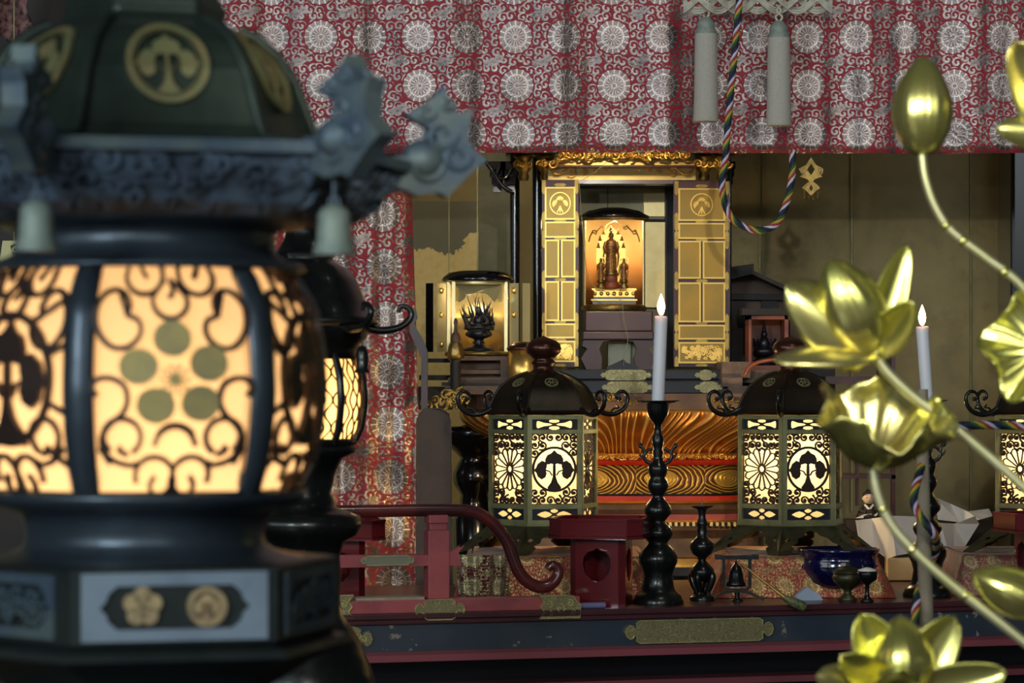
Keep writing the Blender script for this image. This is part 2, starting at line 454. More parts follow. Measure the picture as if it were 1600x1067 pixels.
def ply(n):    # radius factor of a regular n-gon, corners at multiples of 2pi/n
    h = PI/n
    return lambda t: math.cos(h)/math.cos(((t+h*0) % (2*h))-h)
def spiral(cx, cy, r0, r1, a0, turns, n=18, sy=1.0):
    return [(cx+(r0+(r1-r0)*i/n)*math.cos(a0+turns*2*PI*i/n), cy+sy*(r0+(r1-r0)*i/n)*math.sin(a0+turns*2*PI*i/n)) for i in range(n+1)]
def smooth(pts, k=6):
    """Catmull-Rom through the points"""
    pts = [Vector(p) for p in pts]; out_ = []
    for i in range(len(pts)-1):
        p0 = pts[max(i-1, 0)]; p1 = pts[i]; p2 = pts[i+1]; p3 = pts[min(i+2, len(pts)-1)]
        for j in range(k):
            t = j/k
            out_.append(.5*((2*p1)+(p2-p0)*t+(2*p0-5*p1+4*p2-p3)*t*t+(3*p1-p0-3*p2+p3)*t**3))
    out_.append(pts[-1]); return out_
def carve(mb, x0, x1, y0, y1, D, n, r, rng, th=None):
    """carved relief: scrolls, knobs and leaves raised over a rectangle (pixel frame at depth D)"""
    k = D/F
    for i in range(n):
        px = x0+(x1-x0)*((i+.5)/n)+rng.uniform(-.2, .2)*r; py = rng.uniform(y0+r*.6, y1-r*.6) if y1-y0 > 2*r else (y0+y1)/2
        rr = r*rng.uniform(.7, 1.1); s = rng.choice((-1, 1))
        c = P(px, py, D)
        pts = [c+Vector((x, -.004-.002*math.sin(j), z))*1 for j, (x, z) in enumerate(spiral(0, 0, rr*.2*k, rr*k, rng.uniform(0, 6), s*1.2, 14))]
        mb.tube(pts, lambda t, rr=rr: rr*k*(.14+.18*t), 6)
        mb.ball(c+Vector((0, -.005, 0)), rr*.28*k, seg=8, rings=5)
# ================================================================ the hall
mb = MB(); mb.box(-3, 3, -1.5, 9.0, -.05, 0); struct(mb.build('floor', FLOORM))
mb = MB(); mb.box(-2.6, 2.6, 8.4, 8.5, 0, 3.4); struct(mb.build('wall_back', WALL))
mb = MB()
for px, wd, y0, y1 in ((745, 2.0, 235, 800), (1186, 1.4, 235, 420), (1329, 1.8, 235, 800), (1515, 1.0, 235, 800), (701, 1.2, 235, 560)):
    a = P(px, y1, 8.4); b = P(px+wd, y0, 8.4); mb.box(a.x, b.x, 8.385, 8.4, a.z, b.z)
struct(mb.build('trim_1', OLIVEMET))
mb = MB(); mb.pbox(1580, 1640, -40, 1000, 8.2, .15); a = P(1612, 600, 8.2)
mb = MB(); mb.box(P(1580,0,8.1).x, P(1660,0,8.1).x, 8.1, 8.32, 0, 3.2, 0); struct(mb.build('trim_2', BLACKLAC, bevel=.01))

# ---------------------------------------------------------------- hanging brocades
def cloth(x0, x1, ztop, zbot, y, amp, wl, name, mat, seed, sag=0.0, nx=140, ny=40, yslope=0.0, skew=0.0):
    rng = random.Random(seed); ph = [rng.uniform(0, 6) for _ in range(5)]
    mb = MB()
    def f(u, v):
        z = zbot+(ztop-zbot)*v; x = x0+(x1+skew*max(0, 1.83-z)-x0)*u
        d = amp*(math.sin(x*2*PI/wl+ph[0]+1.3*math.sin(z*2+ph[1]))*.6+math.sin(x*2*PI/(wl*.47)+ph[2]+z*1.5)*.3+math.sin(x*2*PI/(wl*.2)+ph[3]-z*3)*.12)
        d += amp*.35*math.sin((x*.8+z*1.6)*2*PI/.35+ph[4])
        return Vector((x, y+d*(.45+.55*(1-v))+yslope*u, z+sag*math.sin(u*9+ph[4])))
    mb.grid(nx, ny, f)
    return mb.build(name, mat, solid=.003)
zb = P(0, 239, 7.0).z
o = cloth(P(300,0,7).x, P(1700,0,7).x, 2.9, zb, 7.0, .014, .25, 'brocade_valance', BROC, 3, .0012, 180, 50)
tag(o, 'wide red brocade valance woven with silver chrysanthemums, hanging across the altar front', 'curtain')
o = cloth(P(330,0,7.16).x, P(641,0,7.16).x, 2.6, .3, 7.16, .030, .20, 'brocade_curtain', BROC_C, 8, 0, 150, 60, skew=.032)
tag(o, 'gathered red brocade side curtain hanging down left of the shrine', 'curtain')

# ---------------------------------------------------------------- ivory knot and tassels on the valance
mb = MB(); D = 6.86; K = D/F
def braid(ph, amp, x0, x1, y0, D):
    return [P(x0+(x1-x0)*i/40, y0+amp*math.sin(ph+i/40*PI*5), D+.010*math.cos(ph+i/40*PI*10)) for i in range(41)]
for ph in (0, PI*.66, PI*1.33):
    for dy in (-4, 0, 4):
        pts = braid(ph, 14, 1068, 1300, 3+dy, D-.001*dy)
        mb.tube(pts, 2.1*K, 8)
kn = mb.build('braided_knot', WHITECORD); tag(kn, 'ivory braided silk cord looped across the top of the brocade valance', 'cord')
kn.location.y += 0
def tassel_at(px, ytop, ybot, label):
    D = 6.86; K = D/F; h = ybot-ytop
    root = thing('silk_tassel', label, 'tassel', P(px, ybot, D), 'ivory tassels on the valance')
    mb = MB(); c = P(px, ybot, D)
    mb.lathe([(0, 0), (19.5, 0), (20, 2), (18.6, h*.25), (18, h*.6), (17, h-24), (15, h-20), (0, h-20)], 40, c, K)
    mb.build('fringe', TASSEL, root)
    mb = MB(); mb.lathe([(16.8, h-28), (17.5, h-24), (16, h-20), (13.5, h-16), (14.8, h-11), (11.5, h-6), (7, h), (0, h)], 24, c, K)
    mb.build('cap', TASSELCAP, root)
    mb = MB()
    for s in (-1, 1): mb.tube(smooth([P(px+s*2, ytop, D), P(px+s*5, ytop-7, D), P(px-s*3, ytop-16, D), P(px+s*4, ytop-26, D)]), 2*K, 6)
    mb.build('hanging_loop', WHITECORD, root)
    return root
tassel_at(1103, 27, 190, 'long ivory silk tassel on the left, grey green cap, hanging before the valance')
tassel_at(1217, 33, 197, 'ivory silk tassel right of the twisted rope, hanging slightly lower before the valance')

# ---------------------------------------------------------------- twisted five-colour rope
def rope(pts, R, name, label, twist):
    pts = smooth(pts, 8); L = [0]
    for a, b in zip(pts, pts[1:]): L.append(L[-1]+(b-a).length)
    # resample
    n = max(40, int(L[-1]/(twist/10))); q = []; j = 0
    for i in range(n+1):
        t = L[-1]*i/n
        while j < len(L)-2 and L[j+1] < t: j += 1
        q.append(pts[j].lerp(pts[j+1], (t-L[j])/max(L[j+1]-L[j], 1e-6)))
    root = thing(name, label, 'rope', q[0])
    nst = len(ROPES)
    for s in range(nst):
        out_ = []; up = None
        for i, p in enumerate(q):
            t = (q[min(i+1, n)]-q[max(i-1, 0)]).normalized()
            up = up or Vector((1, 0, 0) if abs(t.x) < .8 else (0, 0, 1))
            a = up.cross(t).normalized(); b = t.cross(a).normalized(); up = b
            an = 2*PI*(s/nst+L[-1]*i/n/twist)
            out_.append(p+(a*math.cos(an)+b*math.sin(an))*R*.58)
        MB().tube(out_, R*.46, 7).build('strand', ROPES[s], root)
    return root
D = 6.80
rope([P(1158,-30,D), P(1150,60,D), P(1141,150,D), P(1134,240,D), P(1128,290,D), P(1137,330,D), P(1158,352,D), P(1190,360,D), P(1215,347,D), P(1231,310,D), P(1238,270,D), P(1238,235,D)],
     .0078, 'twisted_rope', 'multicoloured twisted rope hanging in a loop below the brocade valance', .058)
D = 5.0
rope([P(1612,667,D), P(1560,664,D), P(1500,665,D), P(1462,668,D+.05), P(1455,690,D+.06), P(1442,722,D+.02), P(1431,760,D-.02), P(1428,785,D-.03), P(1440,810,D-.05), P(1460,835,D-.05), P(1462,860,D+.03), P(1448,890,D+.05), P(1434,930,D+.02), P(1430,970,D), P(1434,1010,D)],
     .0070, 'twisted_rope', 'multicoloured twisted rope winding down around the grey pole on the right', .050)
mb = MB(); D = 5.02
mb.tube([P(1441,608,D), P(1441,720,D), P(1444,860,D), P(1449,1010,D), P(1450,1060,D), Vector((P(1452,0,D).x, D, 0))], lambda t: (9.2+2*min(t*3, 1))*D/F, 14)
tag(mb.build('bell_rope_pole', GREYPOLE), 'bare grey wooden pole standing upright before the altar desk, rope around it', 'pole')

# ---------------------------------------------------------------- hanging gilt ornament
root = thing('hanging_gilt_ornament', 'small openwork gilt pendant hanging below the valance, right of the rope loop', 'ornament', P(1267,310,6.95))
D = 6.95; K = D/F; c0 = P(1267, 268, D)
fm = lambda u, v, w_: Vector((c0.x+u*K, D+w_, c0.z+v*K))
mb = MB(); mb.prism([[(0,22),(8,10),(20,4),(12,-4),(18,-8),(6,-12),(0,-20),(-6,-12),(-18,-8),(-12,-4),(-20,4),(-8,10)], [(-6,3),(0,12),(6,3),(0,-6)]], -.003, .003, fm)
for s in (-1, 1):
    mb.ribbon(spiral(s*12, 0, 2, 7, 0, s*1.3), 2.2, -.004, .004, fm)
mb.tube([fm(0, 22, 0), P(1267, 238, 6.97)], .0012, 5)
mb.build('plate', GOLDDK, root)
mb = MB(); mb.prism([[(0,-14),(9,-20),(14,-26),(8,-30),(0,-38),(-8,-30),(-14,-26),(-9,-20)], [(-3,-26),(0,-21),(3,-26),(0,-31)]], -.006, 0, fm); mb.build('small_plate', GOLDDK, root)
for dx, n in ((-10, 5), (-3, 7), (4, 6), (11, 5)):
    mb = MB(); mb.tube([fm(dx, -26, .002), fm(dx, -30-n*2.4, .002)], .0006, 4)
    for i in range(n): mb.ball(fm(dx, -30-i*2.4, 0), 1.3*K, seg=6, rings=4)
    mb.build('bead_string', GOLDDK, root)

# ================================================================ the altar platform (shumidan)
C0 = P(975, 0, 7.55); AX = C0.x; AY = 7.62
def rect_shape(a, b, ch=.18):
    """super-ellipse plan factor with half width a along x and half depth b"""
    def f(t):
        c, s = abs(math.cos(t)), abs(math.sin(t)); return ((c/a)**5+(s/b)**5)**(-.2)
    return f
root = thing('altar_platform', 'tiered gilt and vermilion altar platform with fluted petals, under the central shrine', 'altar', (AX, AY, 0))
Zp = lambda y, D=7.2: CZ+(HZ-y)*D/F
def tier(name, mat, rows, smooth=False, seg=72, solid=False):
    """rows: (half width px, depth half m, y px)"""
    mb = MB(); vs = []; n = seg
    for hw, hd, y in rows:
        sh = rect_shape(hw*7.25/F, hd)
        for i in range(n):
            t = 2*PI*i/n; q = sh(t); vs.append((AX+q*math.cos(t), AY+q*math.sin(t), Zp(y)))
    fs = [(j*n+(i+1) % n, j*n+i, (j+1)*n+i, (j+1)*n+(i+1) % n) for j in range(len(rows)-1) for i in range(n)]
    mb.add(vs, fs, smooth); mb.add(vs[:n], [tuple(range(n))]); mb.add(vs[-n:][::-1], [tuple(range(n))])
    return mb.build(name, mat, root)
tier('top_board', WOOD, [(268, .42, 615), (268, .42, 640)])
tier('gilt_edge', GOLD, [(262, .415, 640), (264, .417, 642), (262, .415, 645)])
# fluted petals, flaring up and out
mb = MB(); nx, ny = 1000, 24; RG = []
def petal(u, v):
    t = -PI+PI*u              # front half
    vv = 1-v                  # 0 top .. 1 bottom
    hw = (262-88*vv**1.4)*7.25/F; hd = .41-.10*vv**1.2
    sh = rect_shape(hw, hd); 
    X = math.cos(t)*sh(t); s_ = (X/hw)       # -1..1 across the front
    fan = s_*1.0; per = .50
    cell = (fan+10.25+.10*math.sin(vv*2.2)*(1 if s_ > 0 else -1))/per; fc = cell-math.floor(cell)-.5
    lines = s_*(1.0-.12*vv)+.10*math.sin(PI*(vv-.35))*math.tanh(3*s_)+.022*math.sin(s_*2*PI*3.2+vv*2.6)
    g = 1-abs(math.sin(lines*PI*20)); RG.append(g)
    bulge = .018*math.cos(fc*PI)*math.sin(PI*min(1, vv*1.1+.1))
    q = sh(t)+.008*g+bulge
    return Vector((AX+q*math.cos(t), AY+q*math.sin(t), Zp(644+68*vv)))
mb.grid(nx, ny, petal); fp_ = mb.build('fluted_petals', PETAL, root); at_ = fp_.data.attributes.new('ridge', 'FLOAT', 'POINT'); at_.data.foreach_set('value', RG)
tier('petal_core', WOODDK, [(225, .38, 644), (165, .29, 712)])
tier('gilt_moulding', GOLD, [(190, .325, 710), (193, .33, 713), (190, .325, 717)])
tier('vermilion_band', REDBAND, [(188, .32, 717), (194, .33, 723), (192, .325, 728)])
tier('wave_panel', SWIRL, [(182, .31, 728), (182, .31, 774)])
tier('dark_band', BLACKLAC, [(190, .32, 774), (190, .32, 777.5)])
tier('vermilion_band', REDBAND, [(190, .325, 777.5), (192, .33, 785)])
mb = MB(); rng = random.Random(4)
tier('gilt_moulding', GOLD, [(194, .33, 785), (196, .335, 788), (193, .33, 791)])
tier('lower_board', WOOD, [(200, .34, 791), (204, .345, 798), (200, .34, 806)])
tier('vermilion_band', REDLAC2, [(204, .345, 806), (204, .345, 815)])
tier('gilt_moulding', GOLD, [(205, .348, 815), (207, .352, 818), (204, .348, 822)])
mb = MB()
for i in range(46):
    px = 880+i*9.2
    a = P(px, 822.5, 7.24); b = P(px+4.4, 816.5, 7.24); mb.box(a.x, b.x, 7.255, 7.29, a.z, b.z)
mb.build('dentil_row', GOLDPALE, root)
tier('lower_board', WOOD, [(214, .36, 822), (218, .37, 830), (212, .36, 843)])
tier('pink_frieze', WOODP, [(222, .375, 843), (222, .375, 872)])
tier('gilt_base_panel', GOLD, [(205, .345, 872), (205, .345, 887)])
tier('plinth', BLACKLAC, [(232, .40, 887), (236, .41, 900), (236, .41, 1465)])
# carved knobs along the corona left end and gilt relief on the top board
rng = random.Random(9)
mb = MB(); carve(mb, 1110, 1240, 617, 637, 7.19, 14, 6, rng); mb.build('gilt_relief', GOLDDK, root); mb = MB(); carve(mb, 905, 1000, 617, 637, 7.19, 9, 6, rng); mb.build('gilt_relief', GOLDDK, root)
mb = MB(); carve(mb, 930, 1150, 709, 718, 7.27, 34, 5, rng); mb.build('gilt_relief', GOLD, root)
# dark bulbous scroll foot showing at the left behind the lantern
mb = MB(); k = 7.2/F; c = (P(738, 0, 7.2).x, 7.5, Zp(880))
mb.lathe([(34,0),(36,60),(24,76),(22,100),(34,118),(36,135),(28,150),(22,160),(30,168),(40,176),(60,192),(66,206),(52,212),(0,214)], 28, c, k)
mb.build('corner_pedestal', BLACKLAC, root)
mb = MB()
for a, b, y in ((665, 720, 628), (695, 730, 618)): carve(mb, a, b, y-12, y+12, 7.15, 6, 11, rng)
mb.build('carved_corner', GOLDDK, root)

# ---------------------------------------------------------------- shrine base board with brass fittings
def pface(mb, pts, D, w0, w1):
    f = lambda u, v, w_: Vector(((u-800)*D/F, D+w_, CZ+(HZ-v)*D/F))
    return mb.prism(pts, w0, w1, f)
def fitting(cx, cy, hw, hh, tip=10):
    """lobed metal fitting outline, symmetric"""
    r = []
    q = [(hw, 0), (hw-tip*.35, hh*.45), (hw-tip*.9, hh*.38), (hw-tip*1.0, hh*.75), (hw-tip*1.7, hh)]
    r = q+[(-x, y) for x, y in q[::-1]]+[(-x, -y) for x, y in q[1:]]+[(x, -y) for x, y in q[::-1][:-1]]
    return [(cx+x, cy+y) for x, y in r]
root = thing('central_shrine', 'tall black and gilt shrine with open panelled doors in the centre of the altar', 'shrine', (P(985,0,7.6).x, 7.65, Zp(615)))
SH = root
mb = MB(); mb.pbox(830, 1142, 577, 594, 7.36, .5); mb.pbox(835, 1148, 594, 616, 7.30, .56); mb.build('base_board', NAVY, root, bevel=.004)
for x0, x1, y in ((938,1018,586),(1085,1120,586),(838,850,586)):
    mb = MB(); pface(mb, fitting((x0+x1)/2, y, (x1-x0)/2, 8.5, 9), 7.36, -.004, .001); mb.build('brass_fitting', PLATE, root)
for x0, x1, y in ((940,1020,605),(1085,1130,605)):
    mb = MB(); pface(mb, fitting((x0+x1)/2, y, (x1-x0)/2, 9, 9), 7.30, -.004, .001); mb.build('brass_fitting', PLATE, root)
# posts
D = 7.6
for x0, x1, d in ((797, 812, 7.72), (832, 847, 7.55), (1137, 1143, 7.55)):
    k = d/F; mb = MB(); c = P((x0+x1)/2, 578 if x0 > 820 else 614, d)
    mb.tube([c, P((x0+x1)/2, 246, d)], (x1-x0)/2*k, 16); mb.build('post', BLACKLAC, root)
# interior back panels
mb = MB(); mb.pbox(900, 1058, 285, 580, 7.92, .02); ip = mb.build('back_panel', GOLDSAT, root)
ip.data.materials[0] = simple('greenish_gilt_panel', (.66,.62,.38), .5, .3, 0, (.52,.50,.32), 10)
mb = MB(); mb.pbox(1003, 1042, 347, 480, 7.88, .015); mb.build('pale_gilt_panel', GOLDPALE, root)
mb = MB(); mb.pbox(1006, 1040, 294, 338, 7.90, .01); mb.build('pale_gilt_panel', GOLDPALE, root)
mb = MB(); mb.pbox(903, 1053, 284, 292, 7.80, .08); mb.pbox(1040, 1054, 290, 575, 7.84, .06); mb.pbox(900, 905, 290, 575, 7.84, .06)
mb.pbox(949, 950, 292, 336, 7.915, .004); mb.pbox(1002, 1044, 342, 345, 7.87, .02); mb.build('dark_frame', NAVY, root)
# lintel
mb = MB(); mb.pbox(855, 1088, 262, 282, 7.50, .06); mb.pbox(862, 1086, 250, 260, 7.46, .10); mb.build('lintel', LINTEL, root, bevel=.002)
mb = MB(); mb.pbox(850, 1090, 258, 261, 7.455, .10); mb.pbox(880, 1056, 281, 287, 7.50, .08); mb.build('dark_line', MAROON, root)
mb = MB(); rng = random.Random(5)
for s in (-1, 1):
    cx = 972
    ln = [P(cx+s*(113-t*8), 262+ (0 if t < 1 else 0)+8*math.sin(t*1.1)+t*1.8, 7.49) for t in (0, 1, 2, 3, 4, 5)]
    mb.tube(smooth(ln), .0028, 6)
    for (sx_, sy_, r) in ((78, 270, 8), (58, 268, 5), (42, 266, 4), (25, 264.5, 3)):
        c = P(cx+s*sx_, sy_, 7.495)
        mb.tube([c+Vector((x, 0, z)) for x, z in spiral(0, 0, .001, r*7.5/F, 0, s*1.4, 16)], .0017, 6)
mb.build('lintel_scrolls', GOLD, root)
mb = MB(); carve(mb, 872, 1078, 236, 250, 7.44, 26, 8, rng); mb.build('carved_cresting', GOLD, root)
mb = MB(); mb.pbox(790, 1150, 226, 240, 7.46, .3); mb.build('cornice', BLACKLAC, root)
# capitals / brackets
for px in (818, 852, 1100, 1128):
    mb = MB(); k = 7.5/F; c = P(px, 282, 7.52)
    mb.lathe([(7,0),(9,6),(7,12),(12,18),(14,24),(9,28),(13,34),(17,38),(0,40)], 12, c, k)
    mb.build('bracket_capital', GOLDDK, root)
    mb = MB(); carve(mb, px-14, px+14, 248, 264, 7.44, 3, 8, rng); mb.build('capital_relief', GOLD, root)
for s, px in ((-1, 796), (-1, 776), (1, 1135)):
    mb = MB()
    for i in range(4): mb.pbox(px-14+i*3, px+14-i*2, 252+i*12, 264+i*12, 7.6+i*.02, .05)
    mb.build('bracket', BLACKLAC, root)
mb = MB()
mb.tube(smooth([P(800,300,7.6), P(785,290,7.6), P(770,268,7.6), P(758,252,7.6)]), .006, 6); mb.build('bracket', BLACKLAC, root); mb = MB()
mb.tube(smooth([P(800,262,7.6), P(790,278,7.6), P(776,276,7.6), P(780,262,7.6)]), .004, 6)
mb.build('bracket', BLACKLAC, root)
# ---- doors
HINGE = simple('aged_gilt_fitting', (.48,.33,.09), .4, .8, 0, (.32,.22,.07), 40, .2, 90)
def door(x0, x1, y0, y1, ang, hinge, label):
    D = 7.5; k = D/F; W = (x1-x0)*k; H = (y1-y0)*k
    ox = P(x0 if hinge < 0 else x1, y1, D)
    ca, sa = math.cos(ang), math.sin(ang)
    def f(u, v, w_):   # u px from hinge-left edge 0..W, v px from the bottom
        X = u*k - (0 if hinge < 0 else W)
        return Vector((ox.x+X*ca+w_*sa, ox.y+X*sa-w_*ca, ox.z+v*k))
    w = x1-x0; h = y1-y0
    R = lambda a, b, c, d: [(a, c), (b, c), (b, d), (a, d)]
    mb = MB(); mb.prism(R(0, w, 0, h), -.008, 0, f); d = mb.build('door', MAROON, root); d['label'] = label
    b = w*.09; yt = h-8
    cells = [(b, w-b, h*.73, h-10, 'crest'), (b, w-b, h*.605, h*.70, 0), (b, w/2-1.5, h*.395, h*.585, 0), (w/2+1.5, w-b, h*.395, h*.585, 0),
             (b, w/2-1.5, h*.23, h*.375, 0), (w/2+1.5, w-b, h*.23, h*.375, 0), (b, w-b, h*.145, h*.215, 0), (b, w-b, h*.025, h*.125, 'carve')]
    # matches the photograph's rows: crest, plain, tall pair, tall pair, plain, carved
    cells = [(b, w-b, h-62, h-12, 'crest'), (b, w-b, h-90, h-66, 0), (b, w/2-2, h-152, h-94, 0), (w/2+2, w-b, h-152, h-94, 0),
             (b, w/2-2, h-220, h-159, 0), (w/2+2, w-b, h-220, h-159, 0), (b, w-b, h-247, h-225, 0), (b, w-b, h-284, h-252, 'carve')]
    for (a, c, e, g, kind) in cells:
        mb = MB(); mb.prism(R(a, c, e, g), 0, .002, f); p = mb.build('gilt_panel', GOLDSAT, d)
        mb = MB(); L = [(a+1, e+1), (c-1, e+1), (c-1, g-1), (a+1, g-1)]
        mb.prism([[(a-.6, e-.6), (c+.6, e-.6), (c+.6, g+.6), (a-.6, g+.6)], [(a+2, e+2), (c-2, e+2), (c-2, g-2), (a+2, g-2)]], .0015, .0045, f); mb.build('panel_moulding', DOORGOLD, d)
        if kind == 'crest':
            cx, cy = (a+c)/2, (e+g)/2; rx = min(17, (c-a)*.34); ry = 17
            mb = MB(); mb.ribbon([(cx+rx*math.cos(t*PI/16), cy+ry*math.sin(t*PI/16)) for t in range(32)], 1.6, .002, .0045, f, True)
            for (lx, ly, r) in ((0, 7, 6.5), (-7, 1, 6.5), (7, 1, 6.5)):
                q = rx/17
                for j in range(7):
                    t0 = math.atan2(ly+5, lx*1.2+.01)+(j-3)*.42
                    mb.ribbon([(cx+q*(lx), cy+ly-2), (cx+q*(lx+r*.6*math.cos(t0)), cy+ly-2+r*.6*math.sin(t0)), (cx+q*(lx+r*math.cos(t0+.15)), cy+ly-2+r*math.sin(t0+.15))], 1.5, .002, .005, f)
            for s in (-1, 0, 1):
                mb.ribbon([(cx, cy-3), (cx+s*2*rx/17, cy-9), (cx+s*5*rx/17, cy-14)], 1.6, .002, .005, f)
            mb.build('leaf_crest', GOLD, d)
        if kind == 'carve':
            mb = MB(); rg = random.Random(3)
            for i in range(70):
                sx_ = rg.uniform(a+6, c-6); sy_ = rg.uniform(e+6, g-6); r = rg.uniform(2.5, 4.5)
                mb.ribbon(spiral(sx_, sy_, .6, r, rg.uniform(0, 6), rg.choice((-1.2, 1.2)), 12), 1.6, .002, .006+rg.uniform(0, .003), f)
                mb.ball(f(sx_, sy_, .006), 1.2*k, seg=6, rings=4)
            mb.build('carved_relief', GOLD, d)
    # corner and edge hinges
    for y in (h-8, h-64, h-92, h-156, h-222, h-250, 2):
        for x in (w*.05, w*.95):
            pts = [(x-3, y-11), (x, y-15), (x+3, y-11), (x+3, y+11), (x, y+15), (x-3, y+11)]
            pts = [(px_, min(max(py_, .5), h-.5)) for px_, py_ in pts]
            mb = MB(); mb.prism(pts, 0, .003, f); mb.build('hinge_plate', HINGE, d)
        mb = MB(); pts = [(w/2-10, y), (w/2-6, y+2.4), (w/2+6, y+2.4), (w/2+10, y), (w/2+6, y-2.4), (w/2-6, y-2.4)]
        mb.prism([(px_, min(max(py_, .5), h-.5)) for px_, py_ in pts], 0, .004, f); mb.build('lock_plate', HINGE, d)
    return d
door(847, 904, 281, 573, -.10, -1, 'narrow looking left door leaf swung open')
door(1052, 1140, 283, 573, .06, 1, 'right door leaf facing forward')

# ---------------------------------------------------------------- red-brown seat under the round cabinet
root = thing('cabinet_stand', 'dark maroon stand with scalloped legs below the lit round cabinet', 'stand', P(968, 577, 7.6))
mb = MB(); mb.pbox(914, 1020, 486, 518, 7.52, .2); mb.pbox(910, 1022, 518, 531, 7.50, .24); mb.build('top', MAROON, root, bevel=.003)
mb = MB()
for s in (-1, 1):
    cx = 966
    pts = [(0+cx+s*54, 531), (cx+s*56, 540), (cx+s*48, 545), (cx+s*54, 553), (cx+s*58, 560), (cx+s*50, 577), (cx+s*28, 577), (cx+s*25, 560), (cx+s*30, 545), (cx+s*24, 534), (cx+s*10, 531)]
    if s < 0: pts = pts[::-1]
    pface(mb, pts, 7.51, 0, .20)
mb.build('leg', MAROON, root)
mb = MB(); mb.pbox(950, 985, 537, 576, 7.58, .05); mb.prism([(955,537),(985,537),(1000,541),(1002,577),(985,577)], 0, .03, lambda u, v, w_: P(u, v, 7.6)+Vector((0, w_, 0)))
tag(mb.build('wrapped_packet', STATUEWH), 'pale green paper packet tucked under the maroon stand', 'packet')
mb = MB(); mb.prism([(948,577),(948,573),(975,561),(978,566),(998,573),(998,577)], 0, .02, lambda u, v, w_: P(u, v, 7.45)+Vector((0, w_, 0)))
tag(mb.build('folded_dark_cloth', NAVY), 'small dark folded piece lying before the pale packet', 'cloth')
mb = MB(); mb.tube(smooth([P(905,285,7.42), P(908,330,7.42), P(912,380,7.40), P(917,425,7.40), P(925,445,7.40), P(945,455,7.40), P(970,470,7.40), P(975,500,7.40), P(981,530,7.40), P(976,555,7.40), P(974,572,7.40)]), .0008, 5)
mb.tube([P(905,285,7.42), P(930,268,7.42), P(952,250,7.42)], .0008, 5)
tag(mb.build('thin_wire', OLIVEMET), 'thin brass wire drooping across the lit round cabinet from the lintel', 'wire')

# ---------------------------------------------------------------- round lit cabinet with three figures
D = 7.6; K = D/F; root = thing('round_cabinet', 'lit cylindrical gilt cabinet with black domed lid inside the central shrine', 'shrine', P(960, 486, D))
c = P(959, 482, D+.06)
mb = MB(); mb.lathe([(50,-4),(52,0),(50,4),(46,6),(0,6)], 40, c, K); mb.build('base', GOLDDK, root)
mb = MB(); mb.lathe([(0,10),(45,6)], 30, c, K); 
mb = MB(); mb.lathe([(46,5),(46,143)], 40, c, K, a0=-.05*PI, a1=1.05*PI, cap=False); mb.build('shell', simple('warm_gilt_shell', (.90,.60,.26), .45, .5), root, solid=.003)
mb = MB(); mb.lathe([(46,142),(55,141),(56,145),(50,148),(42,153),(20,158),(0,159)], 40, c, K); mb.lathe([(0,142.4),(46,142)], 30, c, K); mb.build('lid', BLACKLAC, root)
mb = MB(); mb.lathe([(53,137),(55,141),(54,144)], 40, c, K, cap=False); mb.build('lid_rim', GOLDDK, root)
for t in (-.93, -.07): 
    for dt in (-.02, .025):
        mb = MB(); p = c+Vector((48*K*math.cos((t+dt)*PI), 48*K*math.sin((t+dt)*PI), 0))
        mb.tube([p+Vector((0,0,5*K)), p+Vector((0,0,140*K))], 1.7*K, 8); mb.build('gilt_post', GOLDPALE, root)
mb = MB()
for s in (-1, 1):
    fm = lambda u, v, w_: c+Vector((u*K, -math.sqrt(max(46**2-u*u, 1))*K*.7+w_, v*K))
    pts = [(0,138),(s*12,130),(s*14,124),(s*20,128),(s*28,120),(s*33,122),(s*38,112),(s*40,104)]
    mb.ribbon(pts, 2.2, -.002, .002, fm)
    mb.ribbon(spiral(s*17, 126, 1, 4, 0, s*1.2), 1.5, -.003, .003, fm); mb.ribbon(spiral(s*31, 119, 1, 4, 0, s*1.2), 1.5, -.003, .003, fm)
mb.build('lambrequin', GOLD, root)
mb = MB(); mb.box(c.x-34*K, c.x+34*K, c.y-20*K, c.y+22*K, c.z+6*K, c.z+12*K); mb.box(c.x-32*K, c.x+32*K, c.y-18*K, c.y+20*K, c.z+14*K, c.z+18*K); mb.build('step', BLACKLAC, root)
mb = MB(); mb.box(c.x-36*K, c.x+36*K, c.y-22*K, c.y+22*K, c.z+12*K, c.z+14*K); mb.box(c.x-35*K, c.x+35*K, c.y-21*K, c.y+22*K, c.z+28*K, c.z+31*K)
mb.box(c.x-32*K, c.x+32*K, c.y-17*K, c.y+20*K, c.z+18*K, c.z+28*K)
for i in range(7): mb.ball(c+Vector(((-30+i*10)*K, -18*K, 23*K)), 3.2*K, 2*K, 3.4*K, 10, 6)
mb.build('gilt_step', GOLD, root)
lamp('cabinet_light', 'POINT', tuple(c+Vector((0, -18*K, 136*K))), .8, (1.0,.74,.42), .006)

